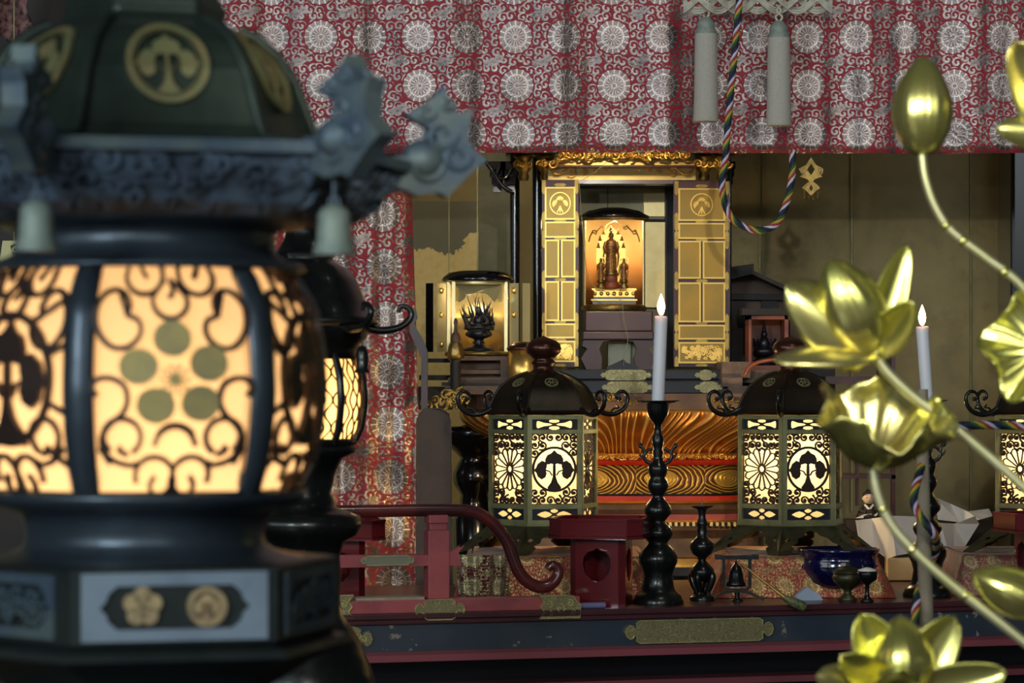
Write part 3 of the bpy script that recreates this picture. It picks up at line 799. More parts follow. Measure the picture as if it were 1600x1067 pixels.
def figure(px, ybase, D, h, mat, name, label, halo=True, mandorla=None):
    """standing robed figure"""
    k = h/100.0*D/F; root = thing(name, label, 'statue', P(px, ybase, D)); c = Vector(root['_w'])
    mb = MB()
    sh = lambda t: 1+.0*t
    prof = [(0,0),(15,0),(16,3),(13,6),(14,14),(14,30),(12.5,44),(14,56),(15.5,66),(15,74),(11,79),(5.5,82),(4.5,85)]
    vs = []
    mb.lathe(prof, 18, c, k, shape=lambda t: .84+.12*abs(math.cos(t))**2-.2*abs(math.sin(t)))
    mb.ball(c+Vector((0,-.5*k,90*k)), 5.6*k, 6*k, 7.5*k, 12, 8)
    mb.ball(c+Vector((0,-6*k,89*k)), 1*k, 1.4*k, 1.8*k, 6, 4)
    for s in (-1, 1):
        mb.tube([c+Vector(q)*k for q in ((s*13,0,74),(s*17,-2,60),(s*14,-8,50),(s*7,-12,(56 if s > 0 else 48)))], [4.4*k,4.2*k,3.2*k,2.2*k], 8)
        mb.tube([c+Vector(q)*k for q in ((s*16,-2,56),(s*19,-1,40),(s*17,0,22),(s*15,0,10))], [3*k,3.4*k,2.6*k,1.2*k], 6, flat=.6)
        mb.ball(c+Vector((s*6*k,0,90*k)), 1*k, 1*k, 2.6*k, 6, 4)
        mb.ball(c+Vector((s*7*k,-13*k,(58 if s > 0 else 47)*k)), 2.2*k, 1.6*k, 2.8*k, 6, 4)
    for i in range(5):
        mb.tube([c+Vector(((i-2)*5*k, -12.5*k+abs(i-2)*1.3*k, 4*k)), c+Vector(((i-2)*4*k, -11.5*k+abs(i-2)*1.2*k, 44*k))], .8*k, 5)
    for i in range(4):
        mb.tube([c+Vector(((-12+j*4)*k, (-13+abs(j-3)*1.8)*k, (66-i*7-4*math.sin(j*PI/6))*k)) for j in range(7)], .8*k, 5)
    b = mb.build('body', mat, root)
    mb = MB(); mb.ball(c+Vector((0, .8*k, 94*k)), 6*k, 6*k, 5*k, 10, 6); mb.ball(c+Vector((0, .8*k, 100*k)), 3*k, 3*k, 3.4*k, 8, 6); mb.build('hair', STATUEDK if mat is not STATUEDK else STATUEDK, root)
    mb = MB(); mb.lathe([(0,-10),(17,-10),(19,-6),(13,-3),(20,0),(0,0)], 16, c, k, shape=lambda t: 1+.06*math.cos(8*t)); mb.build('lotus_base', GOLDDK, root)
    root['_k'] = k
    return root
r1 = figure(955, 450-26, 7.60, 62, STATUE, 'standing_statue', 'tallest standing robed figure with rayed halo, middle of the round cabinet')
# its backing: mandorla with small seated figures, drape-fronted pedestal
c = Vector(r1['_w']); k = 7.6/F
mb = MB(); fm = lambda u, v, w_: c+Vector((u*k, .028+w_, v*k))
el = [(0,72)]+[(26*math.sin(t*PI/14)*(1-.25*(t/14)), 22+46*math.cos(t*PI/14)) for t in range(1, 14)]+[(0,-18)]
out_l = [(x, y) for x, y in el]+[(-x, y) for x, y in el[1:-1][::-1]]
mb.prism(out_l, 0, .003, fm)
for i in range(24):
    t = i*2*PI/24; mb.ribbon([(0+12*math.sin(t), 34+12*math.cos(t)), (22*math.sin(t), 34+20*math.cos(t))], 1.1, -.002, 0, fm)
mb.ribbon([(17*math.sin(t*PI/15), 32+24*math.cos(t*PI/15)) for t in range(30)], 1.8, -.003, 0, fm, True)
mb.build('mandorla', GOLD, r1)
for i, (ux, uy) in enumerate([(0,66),(-11,61),(11,61),(-17,51),(17,51),(-19.5,40),(19.5,40)]):
    mb = MB(); q = fm(ux, uy, -.006)
    mb.ball(q+Vector((0,0,1.2*k)), 2.0*k, 1.5*k, 2.2*k, 8, 5); mb.ball(q+Vector((0,0,-1.3*k)), 3.4*k, 2*k, 1.3*k, 8, 5); mb.ball(q+Vector((0,0,4.2*k)), 1.3*k, 1.3*k, 1.5*k, 8, 5)
    mb.build('small_seated_figure', STATUE, r1)
mb = MB(); mb.lathe([(12,-26),(14,-22),(10,-16),(10,-8),(9,-6)], 18, c, k); mb.ball(c+Vector((0,-8*k,-12*k)), 9*k, 5*k, 7*k); mb.build('draped_pedestal', WOODRED, r1)
for px, lb in ((939, 'small attendant figure on the left of the tallest statue'), (975, 'small attendant figure on the right of the tallest statue')):
    r = figure(px, 438, 7.575, 34, STATUE, 'attendant_statue', lb); r['group'] = 'attendants in the round cabinet'
    cc = Vector(r['_w']); mb = MB(); mb.lathe([(6,-12),(7,-9),(4,-6),(5,-3),(0,-3)], 12, cc, 7.575/F); mb.build('pedestal', GOLDDK, r)
    mb = MB(); mb.ribbon([(7*math.sin(t*PI/10), 7*math.cos(t*PI/10)) for t in range(20)], 1.2, 0, .001, lambda u, v, w_: cc+Vector((u*k, .008+w_, (v+30)*k)), True); mb.build('halo', GOLD, r)

# warm fills added behind the lanterns for the petals, spots behind the valance
lamp('petal_fill', 'POINT', tuple(P(880, 700, 6.96)), 2.2, (1.0,.72,.36), .02)
lamp('petal_fill', 'POINT', tuple(P(1225, 700, 6.96)), 2.2, (1.0,.72,.36), .02)
lamp('shrine_wall_spot', 'SPOT', tuple(P(960, 150, 7.12)), 6, (1.0,.80,.48), .02, tuple(P(985, 430, 7.6)), spot_size=1.5, spot_blend=.6)
lamp('shrine_wall_spot', 'SPOT', tuple(P(720, 150, 7.35)), 6, (1.0,.84,.55), .02, tuple(P(700, 460, 8.3)), spot_size=1.4, spot_blend=.7)  # added spot, no fixture here: brightens the left wall

# dark bay at the far left with hangings
mb = MB(); mb.box(P(-160,0,7.4).x, P(345,0,7.4).x, 7.4, 7.5, 0, 3.2); struct(mb.build('wall_left', WOODDK))
mb = MB()
def pk(u, v):
    return P(-30+80*u+6*math.sin(v*9), -60+122*v+8*math.sin(u*14), 7.0)+Vector((0, .02*math.sin(u*9+v*4), 0))
mb.grid(24, 24, pk); tag(mb.build('pink_hanging', PINK, solid=.004), 'pink patterned cloth hanging at the upper left corner behind the big lantern', 'cloth')
root = thing('gilt_hanging_ornament', 'gilt openwork hanging ornament at the left edge beside the big lantern collar', 'ornament', P(22, 430, 6.6))
mb = MB(); fm = lambda u, v, w_: P(u, v, 6.6)+Vector((0, w_, 0))
mb.prism([[(4,376),(44,376),(46,400),(40,408),(38,424),(34,410),(28,408),(22,430),(16,408),(10,410),(4,424),(0,404)], [(16,384),(24,380),(32,386),(30,398),(20,398)]], 0, .006, fm)
mb.ribbon(spiral(24, 391, 2, 7, 0, 1.3), 2.4, -.004, .002, fm)
mb.build('plate', simple('pale_brass', (.26,.24,.11), .4, .5), root)
mb = MB(); mb.tube([P(22,377,6.603), P(22,-60,6.603)], .0015, 6); mb.build('chain', OLIVEMET, root)
# ================================================================ left cabinet with the flame-backed figure
D = 7.3; K = D/F; root = thing('small_cabinet', 'cylindrical gilt cabinet with black lid and open doors, left of the central shrine', 'shrine', P(748, 556, D))
c = P(747, 556, D+.08); Rr = 47
mb = MB(); mb.lathe([(0,0),(52,0),(53,4),(50,7),(0,7)], 40, c, K); mb.build('base', GOLDDK, root)
mb = MB(); mb.lathe([(Rr,6),(Rr,118)], 48, c, K, a0=-.04*PI, a1=1.04*PI, cap=False); mb.build('shell', simple('bright_pale_gilt', (.90,.76,.42), .25, .8), root, solid=.003)
mb = MB(); mb.lathe([(0,117),(56,117),(58,120),(54,125),(46,131),(30,134),(0,135)], 40, c, K); mb.build('lid', BLACKLAC, root)
mb = MB(); mb.lathe([(48,112),(49,117),(48,118)], 40, c, K, cap=False); mb.build('lid_rim', GOLDPALE, root)
fm = lambda u, v, w_: c+Vector((u*K, -math.sqrt(max(47**2-u*u, 1))*K*.85+w_, v*K))
mb = MB(); top = [(-38,112),(38,112)]
low = [(38,86),(34,84),(30,90),(26,84),(20,90),(14,97),(6,97),(0,99),(-8,97),(-14,93),(-18,96),(-20,90),(-28,84),(-34,86),(-38,84)]
mb.prism(top+low, -.002, .002, fm); mb.build('lambrequin', GOLDPALE, root)
for x in (-46, -38, 44): 
    mb = MB(); q = c+Vector((x*K, -math.sqrt(max(49**2-x*x, 0))*K, 0)); mb.box(q.x-2.6*K, q.x+2.6*K, q.y-.003, q.y+.003, q.z+6*K, q.z+117*K); mb.build('gilt_post', GOLDPALE, root)
# doors: curved leaves folded outward
for s, mt, lb in ((-1, BLACKLAC, 'black outer face of left door'), (1, GOLDPALE, 'gilt inner face of right door')):
    mb = MB(); p0 = c+Vector((s*50*K, -20*K, 6*K))
    for j, (w_, dd) in enumerate(((24, -10), (38, 8))):
        a = p0+Vector((s*(0 if j == 0 else 20)*K, (0 if j == 0 else -10)*K, 0)); b = a+Vector((s*(14 if j == 0 else 12)*K, dd*K, 0))
        h = 108*K; n = Vector((0, .004, 0))
        mb = MB(); mb.add([a, b, b+Vector((0,0,h)), a+Vector((0,0,h)), a+n, b+n, b+n+Vector((0,0,h)), a+n+Vector((0,0,h))], [(0,1,2,3),(7,6,5,4),(0,4,5,1),(1,5,6,2),(2,6,7,3),(3,7,4,0)])
        d = mb.build('door_leaf', BLACKLAC if (s < 0 and j == 1) else GOLDPALE, root)
        if s < 0 and j == 1: d['label'] = 'black outer face of the left door'
    for zz in (12, 58, 96):
        mb = MB(); mb.ball(p0+Vector((s*7*K, -7*K, (zz)*K)), 4*K, 1.5*K, 5*K, 10, 6); mb.build('hinge', GOLD, d)
lamp('cabinet_light', 'POINT', tuple(c+Vector((0, -12*K, 104*K))), .5, (1.0,.80,.5), .01)
# figure with flames
root = thing('flame_statue', 'blue-black seated figure backed by curling flames in the small gilt cabinet', 'statue', P(748, 549, D+.04))
c = P(748, 549, D+.04); rng = random.Random(11)
mb = MB(); mb.lathe([(0,0),(25,0),(24,4),(14,8),(8,11),(10,14),(7,17),(9,20),(16,22),(18,24),(18,32),(15,34),(0,34)], 24, c, K); mb.build('pedestal', STATUEDK, root)
mb = MB()
for i in range(9): 
    t = -PI+PI*i/8; mb.ribbon([(0, 0)], 1, 0, 1, lambda a, b, w_: c) if 0 else mb.ball(c+Vector((18*K*math.cos(t), 12*K*math.sin(t), 27*K)), 3*K, 2*K, 3.5*K, 8, 5)
mb.build('lattice_knobs', STATUEDK, root)
mb = MB()
mb.ball(c+Vector((0,-2*K,38*K)), 16*K, 10*K, 6*K); mb.ball(c+Vector((0,0,48*K)), 9*K, 7*K, 11*K); mb.ball(c+Vector((0,-2*K,62*K)), 5*K, 5*K, 6*K)
for s in (-1, 1):
    mb.tube([c+Vector(q)*K for q in ((s*8,0,54),(s*13,-3,46),(s*11,-8,41),(s*5,-9,43))], [3.4*K,3.2*K,2.6*K,2*K], 8)
    mb.tube([c+Vector(q)*K for q in ((s*6,-2,38),(s*16,-8,36),(s*4,-12,35))], [4*K,4*K,3*K], 8)
mb.ball(c+Vector((0,-1*K,68*K)), 3*K, 3*K, 3*K)
mb.build('body', STATUEDK, root)
mb = MB(); mb.tube([c+Vector((-9*K,-9*K,44*K)), c+Vector((-5*K,-7*K,72*K))], 1.1*K, 6, flat=.4); mb.build('sword', GOLDDK, root)
mb = MB()
for i in range(34):
    t = rng.uniform(-1, 1); bx = t*19; bz = 32+rng.uniform(0, 30)*(1-abs(t)*.3); L = rng.uniform(24, 46)*(1.05-abs(t)*.35); s = 1 if t > 0 else -1
    if rng.random() < .3: s = -s
    pts = [c+Vector(((bx+q*8*t+s*3*math.sin(q*3.2+i))*K, (6+rng.uniform(-2, 2))*K, (bz+q*L)*K)) for q in (0, .2, .4, .6, .8, 1.0)]
    mb.tube(smooth(pts, 3), lambda t_: (4.6*(1-t_)**.8+.1)*K, 6, flat=.45)
mb.build('flames', STATUEDK, root)

# ---------------------------------------------------------------- dark red and wooden stepped stand carrying it
root = thing('wooden_step_stand', 'low dusty wooden railed stand under the small gilt cabinet', 'stand', (P(740,0,7.3).x, 7.4, Zp(640)))
mb = MB(); mb.pbox(700, 842, 557, 563, 7.24, .28); mb.pbox(704, 815, 563, 577, 7.30, .2); mb.pbox(704, 812, 583, 590, 7.28, .2); mb.build('deck', WOODP, root)
mb = MB(); mb.pbox(718, 831, 578, 584, 7.235, .02); mb.build('handrail', WOOD, root)
mb = MB(); mb.pbox(700, 832, 590, 597, 7.22, .3); mb.pbox(695, 835, 603, 616, 7.2, .3); mb.build('step', WOOD, root)
mb = MB(); mb.pbox(690, 838, 597, 603, 7.21, .3); mb.build('dark_step', WOODDK, root)
for x in (782, 703):
    mb = MB(); mb.pbox(x, x+14, 562, 606, 7.23, .02); mb.build('post', WOOD, root)
mb = MB(); mb.pbox(660, 702, 560, 566, 7.32, .1); mb.pbox(655, 706, 586, 594, 7.32, .1); mb.pbox(650, 706, 604, 640, 7.34, .12); mb.build('side_bars', WOODDK, root)
# bulb-topped post
D = 7.18; K = D/F; c = P(712, 616, D)
root = thing('bulb_newel', 'turned wooden newel with gilt petal cap, left of the small cabinet', 'post', c)
mb = MB(); mb.lathe([(9,0),(10,6),(8,10),(8.5,46),(7,50),(8,54)], 16, c, K); mb.build('shaft', WOODDK, root)
mb = MB(); mb.lathe([(4,54),(11,56),(12,62),(10,74),(8,80)], 16, c, K, shape=lambda t: 1+.14*math.cos(6*t)); mb.build('petal_cap', GOLDDK, root)
mb = MB(); mb.lathe([(6,80),(8,86),(6,94),(3,98),(2.5,108),(3.5,112),(2,118),(0,119)], 14, c, K); mb.build('finial', WOOD, root)
# curved dark cusped frame
mb = MB(); fmx = lambda u, v, w_: P(u, v, 7.12)+Vector((0, w_, 0))
out_ = [(640,480),(650,484),(652,496),(647,506),(655,520),(662,532),(668,550),(668,645),(658,645),(658,560),(650,540),(640,520)]
mb.prism(out_, 0, .03, fmx); tag(mb.build('cusped_frame', simple('purple_grey_lacquer', (.05,.033,.042), .4, 0, .2)), 'dark purple scalloped frame edge standing beside the gathered brocade curtain', 'frame')
# gilt round box by the knob
D = 7.2; K = D/F; c = P(819, 616, D)
root = thing('gilt_canister', 'small round gilt canister with dark lid, behind the nearest hexagonal lantern knob', 'canister', c)
mb = MB(); mb.lathe([(0,0),(25,0),(25,70),(0,70)], 32, c, K); mb.build('body', GOLD, root)
mb = MB(); mb.lathe([(0,69),(27,69),(27,73),(20,79),(8,82),(0,82)], 32, c, K); mb.build('lid', KNOB, root)
# wooden tablet
mb = MB(); pts = [(652,1000),(650,660),(654,647),(664,640),(690,640),(701,647),(705,660),(706,1000)]
mb.prism(pts, 0, .03, lambda u, v, w_: P(u, v, 7.0)+Vector((0, w_, 0)))
tag(mb.build('wooden_tablet', TABLET, bevel=.004), 'tall brown round-topped wooden tablet standing beside the brocade curtain', 'tablet')

# ================================================================ right side: wooden house shrine and red box shrine
D = 7.7; root = thing('house_shrine', 'dark wooden miniature house shrine with pitched roof, right of the central shrine', 'shrine', P(1200, 616, D))
def pp(mb, pts, D, d): return mb.prism(pts, 0, d, lambda u, v, w_: P(u, v, D)+Vector((0, w_, 0)))
mb = MB(); pp(mb, [(1126,424),(1140,417),(1178,412),(1178,423),(1215,440),(1264,462),(1264,470),(1175,428),(1126,440)], D-.12, .32); mb.build('roof', WOODDK, root)
mb = MB(); pp(mb, [(1143,434),(1165,426),(1252,466),(1252,560),(1143,560)], D-.02, .2); mb.build('body', WOOD, root)
mb = MB(); pp(mb, [(1143,458),(1256,460),(1256,469),(1143,468)], D-.05, .05); pp(mb, [(1190,469),(1214,469),(1214,482),(1190,482)], D-.035, .02); pp(mb, [(1143,470),(1165,470),(1165,560),(1143,560)], D-.04, .05); mb.build('beam', WOODDK, root)
mb = MB(); mb.pbox(1143, 1305, 556, 616, D-.08, .3); mb.build('base', WOODDK, root)
mb = MB(); pp(mb, [(1170,560),(1170,494),(1268,494),(1268,560)], D-.09, .02) ; 
mb = MB(); mb.pbox(1232, 1268, 486, 560, D-.15, .12); mb.build('side_wall', WOOD, root)
D = 7.45; root = thing('red_box_shrine', 'open red-brown box shrine holding a dark figure, before the house shrine', 'shrine', P(1202, 575, D))
mb = MB(); mb.pbox(1170, 1234, 492, 499, D-.02, .12); mb.pbox(1170, 1174, 492, 575, D-.02, .12); mb.pbox(1226, 1232, 492, 575, D-.02, .12); mb.pbox(1170, 1234, 571, 578, D-.03, .13); mb.build('case', WOODRED, root)
mb = MB(); mb.pbox(1170, 1234, 493, 575, D+.10, .01); mb.build('back', WOODRED, root)
mb = MB(); mb.pbox(1160, 1240, 482, 492, D-.04, .16); mb.build('roof', WOODDK, root)
K = D/F; c = P(1194, 571, D+.05)
root = thing('seated_dark_statue', 'small black seated figure inside the red-brown box shrine', 'statue', c)
mb = MB(); mb.lathe([(0,0),(18,0),(17,8),(12,12),(0,14)], 14, c, K); mb.ball(c+Vector((0,0,22*K)), 17*K, 9*K, 8*K); mb.ball(c+Vector((0,0,34*K)), 9*K, 7*K, 12*K); mb.ball(c+Vector((0,-2*K,49*K)), 5*K, 5*K, 6*K)
for s in (-1, 1): mb.tube([c+Vector(q)*K for q in ((s*8,0,40),(s*14,-3,32),(s*17,-6,42))], [3*K,3*K,2*K], 8)
mb.build('body', STATUEDK, root)
mb = MB(); mb.lathe([(4,53),(3,58),(.5,68),(0,69)], 10, c, K); mb.build('crown', STATUEDK, root)
# stepped wooden blocks under them
root = thing('wooden_step_stand', 'dusty reddish stepped wooden stand below the red-brown box shrine', 'stand', (P(1200,0,7.4).x, 7.4, Zp(616)))
mb = MB(); mb.pbox(1128, 1172, 565, 590, 7.28, .2); mb.pbox(1146, 1250, 578, 598, 7.32, .2); mb.pbox(1128, 1160, 590, 604, 7.26, .22); mb.build('upper_step', WOODP, root)
mb = MB(); mb.pbox(1138, 1300, 603, 616, 7.25, .25); mb.build('lower_step', WOODP, root)
mb = MB(); mb.tube(smooth([P(1164,586,7.2), P(1170,574,7.2), P(1184,566,7.2), P(1202,562,7.2), P(1230,560,7.2)]), .008, 8, flat=.6); mb.build('curved_rail', WOODRED, root)
mb = MB(); mb.lathe([(3,0),(8,1),(14,5),(16,9),(8,9),(5,13),(3,16),(0,17)], 16, P(1194, 603, 7.2), 7.2/F, shape=lambda t: 1+.08*math.cos(8*t)); mb.build('copper_rosette', GOLD, root)
# low dark scalloped stand behind the lotus leaf (right)
root = thing('lacquer_open_stand', 'tall maroon open lacquer stand with scalloped frame behind the doll', 'stand', (P(1360,0,7.4).x, 7.45, 0))
mb = MB(); mb.pbox(1307, 1400, 742, 748, 7.38, .15); mb.build('shelf', MAROON, root)
mb = MB(); mb.pbox(1290, 1385, 588, 600, 7.45, .15); mb.build('shelf', MAROON, root)
for x in (1310, 1393):
    mb = MB(); mb.pbox(x, x+6, 540 if x > 1350 else 640, 1200, 7.38, .02); mb.build('leg', MAROON, root)
for x in (1338, 1366):
    mb = MB(); mb.pbox(x, x+4, 700, 790, 7.40, .02); mb.build('slat', MAROON, root)
mb = MB(); fb = lambda u, v, w_: P(u, v, 7.44)+Vector((0, w_, 0))
pts = [(1372,600),(1370,560),(1360,548),(1372,538),(1384,548),(1394,556),(1394,640),(1388,640),(1388,566)]
mb.prism(pts, 0, .02, fb); mb.build('scalloped_panel', WOODDK, root)

# ================================================================ front altar desk
TH = math.radians(17); TX, TY = 0.0, 6.03; TZ = CZ-.445
ct, st_ = math.cos(TH), math.sin(TH)
def T(u, d, z): return Vector((TX+u*ct-d*st_, TY+u*st_+d*ct, z))     # u along the desk, d back from its front, z up
def tu(px, d=0.0):                                                          # desk u seen at column px on the front face
    q = (px-800)/F; return (q*(TY+d*ct)+d*st_)/(ct-q*st_)
def tbox(mb, u0, u1, d0, d1, z0, z1):
    vs = [T(u, d, z) for z in (z0, z1) for d in (d0, d1) for u in (u0, u1)]
    return mb.add(vs, [(0,2,3,1),(4,5,7,6),(0,1,5,4),(2,6,7,3),(0,4,6,2),(1,3,7,5)])
root = thing('altar_desk', 'long blue-black lacquered altar desk with brass fittings across the foreground', 'desk', tuple(T(.3, .35, 0)))
U0, U1 = tu(340), tu(1780)
mb = MB(); tbox(mb, U0, U1, -.008, .80, TZ-.012, TZ); tbox(mb, U0, U1, -.004, .79, TZ-.022, TZ-.012); mb.build('top_board', MAROON, root, bevel=.002)
ZP1, ZP0 = TZ-.022, TZ-.074
mb = MB(); tbox(mb, U0+.01, U1-.01, .004, .72, ZP0, ZP1); mb.build('front_panel', NAVYPEEL, root)
mb = MB(); tbox(mb, U0, U1, -.004, .74, ZP0-.007, ZP0); mb.build('lower_moulding', simple('dull_red_edge', (.13,.028,.035), .45), root)
mb = MB(); tbox(mb, U0, U1, -.007, .745, ZP0-.020, ZP0-.007); mb.build('lower_moulding', REDLAC2 if 0 else simple('rose_lacquer_edge', (.22,.05,.065), .4), root)
mb = MB(); tbox(mb, U0+.05, U1-.05, .10, .60, .10, ZP0-.02); mb.build('shadowed_body', BLACKLAC, root)
mb = MB(); tbox(mb, U0, U1, .03, .10, ZP0-.085, ZP0-.072); mb.build('crossbar', simple('rose_lacquer_bar', (.16,.035,.045), .4), root)
mb = MB(); tbox(mb, U0, U1, .0, .70, 0, .10); mb.build('plinth', BLACKLAC, root)
def tface(u0, dz): return lambda u, v, w_: T(u0+u, w_, dz+v)
def lobed(hw, hh, n=5):
    q = [(hw,0),(hw-hh*.15,hh*.42),(hw-hh*.45,hh*.62),(hw-hh*.72,hh*.52),(hw-hh*.85,hh*.25),(hw-hh*1.05,hh*.45),(hw-hh*1.0,hh*.8),(hw-hh*1.35,hh)]
    return q+[(-x, y) for x, y in q[::-1]]+[(-x, -y) for x, y in q[1:]]+[(x, -y) for x, y in q[::-1][:-1]]
zc = (ZP0+ZP1)/2
mb = MB(); a, b = tu(976), tu(1208); mb.prism(lobed((b-a)/2, .0235), -.003, .004, tface((a+b)/2, zc)); mb.build('brass_plaque', PLATE, root)
mb = MB(); rim = lobed((b-a)/2-.001, .0225); mb.ribbon(rim, .0016, -.005, -.002, tface((a+b)/2, zc), True); mb.build('plaque_rim', RIMMET, root)
mb = MB(); a, b = tu(470), tu(590); q = lobed((b-a)/2, .0235); mb.prism(q, -.003, .004, tface((a+b)/2-.01, zc)); mb.build('brass_plaque', PLATE, root)
mb = MB(); rg = random.Random(2)
for i in range(9):
    mb.ribbon(spiral(-.055+i*.014, rg.uniform(-.008, .008), .001, .008, rg.uniform(0, 6), rg.choice((-1.2, 1.2))), .0016, -.006, -.003, tface((a+b)/2-.01, zc))
mb.build('plaque_rim', RIMMET, root)
def tz_at(y, px, d=0.0):   # height whose image row is y on the desk plane d behind the front at column px
    u = tu(px); return CZ+(HZ-y)*T(u, d, 0).y/F

# ---------------------------------------------------------------- red lacquer railing on the desk
RD = .02
root = thing('altar_railing', 'red lacquered low railing with curled handrail end and brass fittings, on the desk', 'railing', tuple(T(tu(700), RD, TZ)))
def rp(px, y): p = tu(px, RD); q = T(p, RD, 0); return T(p, RD, CZ+(HZ-y)*q.y/F)
ZB = TZ; ZBT = rp(720, 934).z
mb = MB(); tbox(mb, tu(420), tu(906), RD-.022, RD+.022, TZ, ZBT); mb.build('bottom_rail', REDLAC2, root, bevel=.002)
mb = MB(); z0, z1 = rp(620, 884).z, rp(620, 866).z
pts = [(tu(430), z0), (tu(700), z0), (tu(722), z0-.003), (tu(718), z1+.002), (tu(724), z1+.013), (tu(708), z1+.004), (tu(700), z1), (tu(430), z1)]
mb.prism(pts, RD-.014, RD+.014, lambda u, v, w_: T(u, w_, v)); mb.build('middle_rail', REDLAC2, root, bevel=.0015)
mb = MB(); tbox(mb, tu(670), tu(703), RD-.018, RD+.018, ZBT, rp(690, 828).z); tbox(mb, tu(673), tu(700), RD-.014, RD+.014, rp(690, 828).z, rp(690, 817).z); tbox(mb, tu(671), tu(701), RD-.018, RD+.018, rp(690, 817).z, rp(690, 804).z)
mb.build('post', REDLAC2, root, bevel=.0015)
hp = [(420,800),(530,799),(600,798),(660,797),(705,797),(735,799),(758,808),(776,824),(792,846),(801,870),(809,890),(822,907),(842,917),(860,913),(871,900),(871,888),(862,883),(856,889)]
mb = MB(); mb.tube(smooth([rp(*q) for q in hp], 6), lambda t: (.0125 if t < .75 else .0125-.004*(t-.75)/.25), 14); mb.build('handrail', DKRAIL, root)
for px, hw, hh, y in ((686, 41, 16.5, 951), (606, 43, 8, 875)):
    q = rp(px, y); u = tu(px); k = q.y/F
    mb = MB(); mb.prism(lobed(hw*k, hh*k), RD-.026 if y > 900 else RD-.017, RD-.02 if y > 900 else RD-.012, lambda a, b, w_: T(u+a, w_, q.z+b)); mb.build('brass_fitting', PLATE if y > 900 else simple('grey_brass', (.22,.22,.16), .5, .5), root)
    mb = MB(); mb.ribbon(lobed((hw-.8)*k, (hh-.8)*k), 1.2*k, RD-.028 if y > 900 else RD-.019, RD-.02 if y > 900 else RD-.014, lambda a, b, w_: T(u+a, w_, q.z+b), True); mb.build('fitting_rim', RIMMET, root)
for px, sg in ((874, 1), (518, -1)):
    q = rp(px, 947); u = tu(px); k = q.y/F
    pts = [(-34,-17),(32,-17),(33,4),(26,9),(22,16),(12,18),(-34,18),(-26,8),(-32,0),(-26,-8)]
    if sg < 0: pts = [(-x, y) for x, y in pts][::-1]
    fmp = lambda a, b, w_: T(u+a*k, w_, q.z+b*k)
    mb = MB(); mb.prism(pts, RD-.026, RD-.02, fmp); mb.build('end_fitting', PLATE, root)
    mb = MB(); mb.ribbon(pts, 1.4, RD-.028, RD-.02, fmp, True)
    for (sx_, sy_, r) in ((-18, 4, 6), (0, -3, 8), (16, 6, 6), (20, -8, 5), (-16, -9, 4)): mb.ribbon(spiral(sx_*sg, sy_, 1, r, 0, 1.3), 1.5, RD-.028, RD-.024, fmp)
    mb.build('fitting_rim', RIMMET, root)
mb = MB(); tbox(mb, tu(556), tu(663), RD-.02, RD+.03, ZBT, ZBT+.005); tag(mb.build('pale_strip', GREYPOLE), 'thin pale blue-grey strip lying on the railing base beside the post', 'strip')

# ---------------------------------------------------------------- lacquer offering stands (octagonal tray on a pierced box)
def sanbo(label, loc, rz, s=1.0):
    root = thing('offering_stand', label, 'stand', (0,0,0), 'red lacquer offering stands')
    k = .00127*s
    def octo(w, c_): return [(w-c_, -w), (w, -w+c_), (w, w-c_), (w-c_, w), (-w+c_, w), (-w, w-c_), (-w, -w+c_), (-w+c_, -w)]
    fl = lambda u, v, w_: Vector((u*k, v*k, w_*k))
    mb = MB(); mb.prism([octo(44, 10), octo(40, 8)], 0, 108, fl)
    base = mb.build('base', REDLAC, root)
    # front and side piercings are cut as real windows
    cut = MB()
    hole = [(0,29),(6,25),(15,23),(22,15),(24,3),(20,-10),(10,-19),(0,-22),(-10,-19),(-20,-10),(-24,3),(-22,15),(-15,23),(-6,25)]
    # rebuild the front/sides as plates with holes instead of booleans
    bpy.data.objects.remove(base)
    mb = MB(); W = 44; C = 10
    for j in range(4):
        a = j*PI/2; ca, sa = math.cos(a), math.sin(a)
        ff = lambda u, v, w_, ca=ca, sa=sa: Vector(((u*ca-(-W+w_)*sa)*k, (u*sa+(-W+w_)*ca)*k, v*k))
        outer = [(-(W-C), 0), (W-C, 0), (W-C, 110), (-(W-C), 110)]
        if j == 2: mb.prism(outer, 0, 4, ff)
        else: mb.prism([outer, [(x, y*1.1+62) for x, y in hole]], 0, 4, ff)
        mb.add([ff(W-C, 0, 0), ff(W, 0, C), ff(W, 110, C), ff(W-C, 110, 0)], [(0,1,2,3)])
    base = mb.build('base', REDLAC, root)
    mb = MB(); mb.ribbon([(x, y*1.1+62) for x, y in hole], 2.4, -1.5, 2, lambda u, v, w_: Vector((u*k, (-W+w_)*k, v*k)), True); mb.build('window_rim', REDLAC, base)
    mb = MB(); T8 = octo(74, 22); I8 = octo(70, 20)
    mb.prism([T8, I8], 112, 138, fl); mb.prism(T8, 108, 113, fl); mb.build('tray', REDLAC, root, bevel=.001)
    mb = MB(); mb.prism([octo(75.5, 22.5), octo(69, 20)], 136, 139.5, fl); mb.prism([octo(75.5, 22.5), octo(60, 18)], 108, 111, fl); mb.build('tray_rim', REDLAC, root, bevel=.0008)
    root.location = loc; root.rotation_euler = (0, 0, rz); return root
p = T(tu(940,.1), .10, TZ); s1 = sanbo('red lacquer octagonal offering stand right of the curled railing end, pierced round window', (p.x, p.y, TZ), -.20)
s2 = copy_tree(s1); p = T(tu(524,.2), .20, TZ); s2.location = (p.x, p.y, TZ); s2.rotation_euler = (0,0,.12); s2['label'] = 'red lacquer offering stand half hidden behind the big bronze lantern, behind the railing'
s3 = copy_tree(s1); p = T(tu(1636,.04), .04, TZ); s3.location = (p.x, p.y, TZ); s3.rotation_euler = (0,0,.2); s3['label'] = 'dark red offering stand cut off at the right edge of the view'
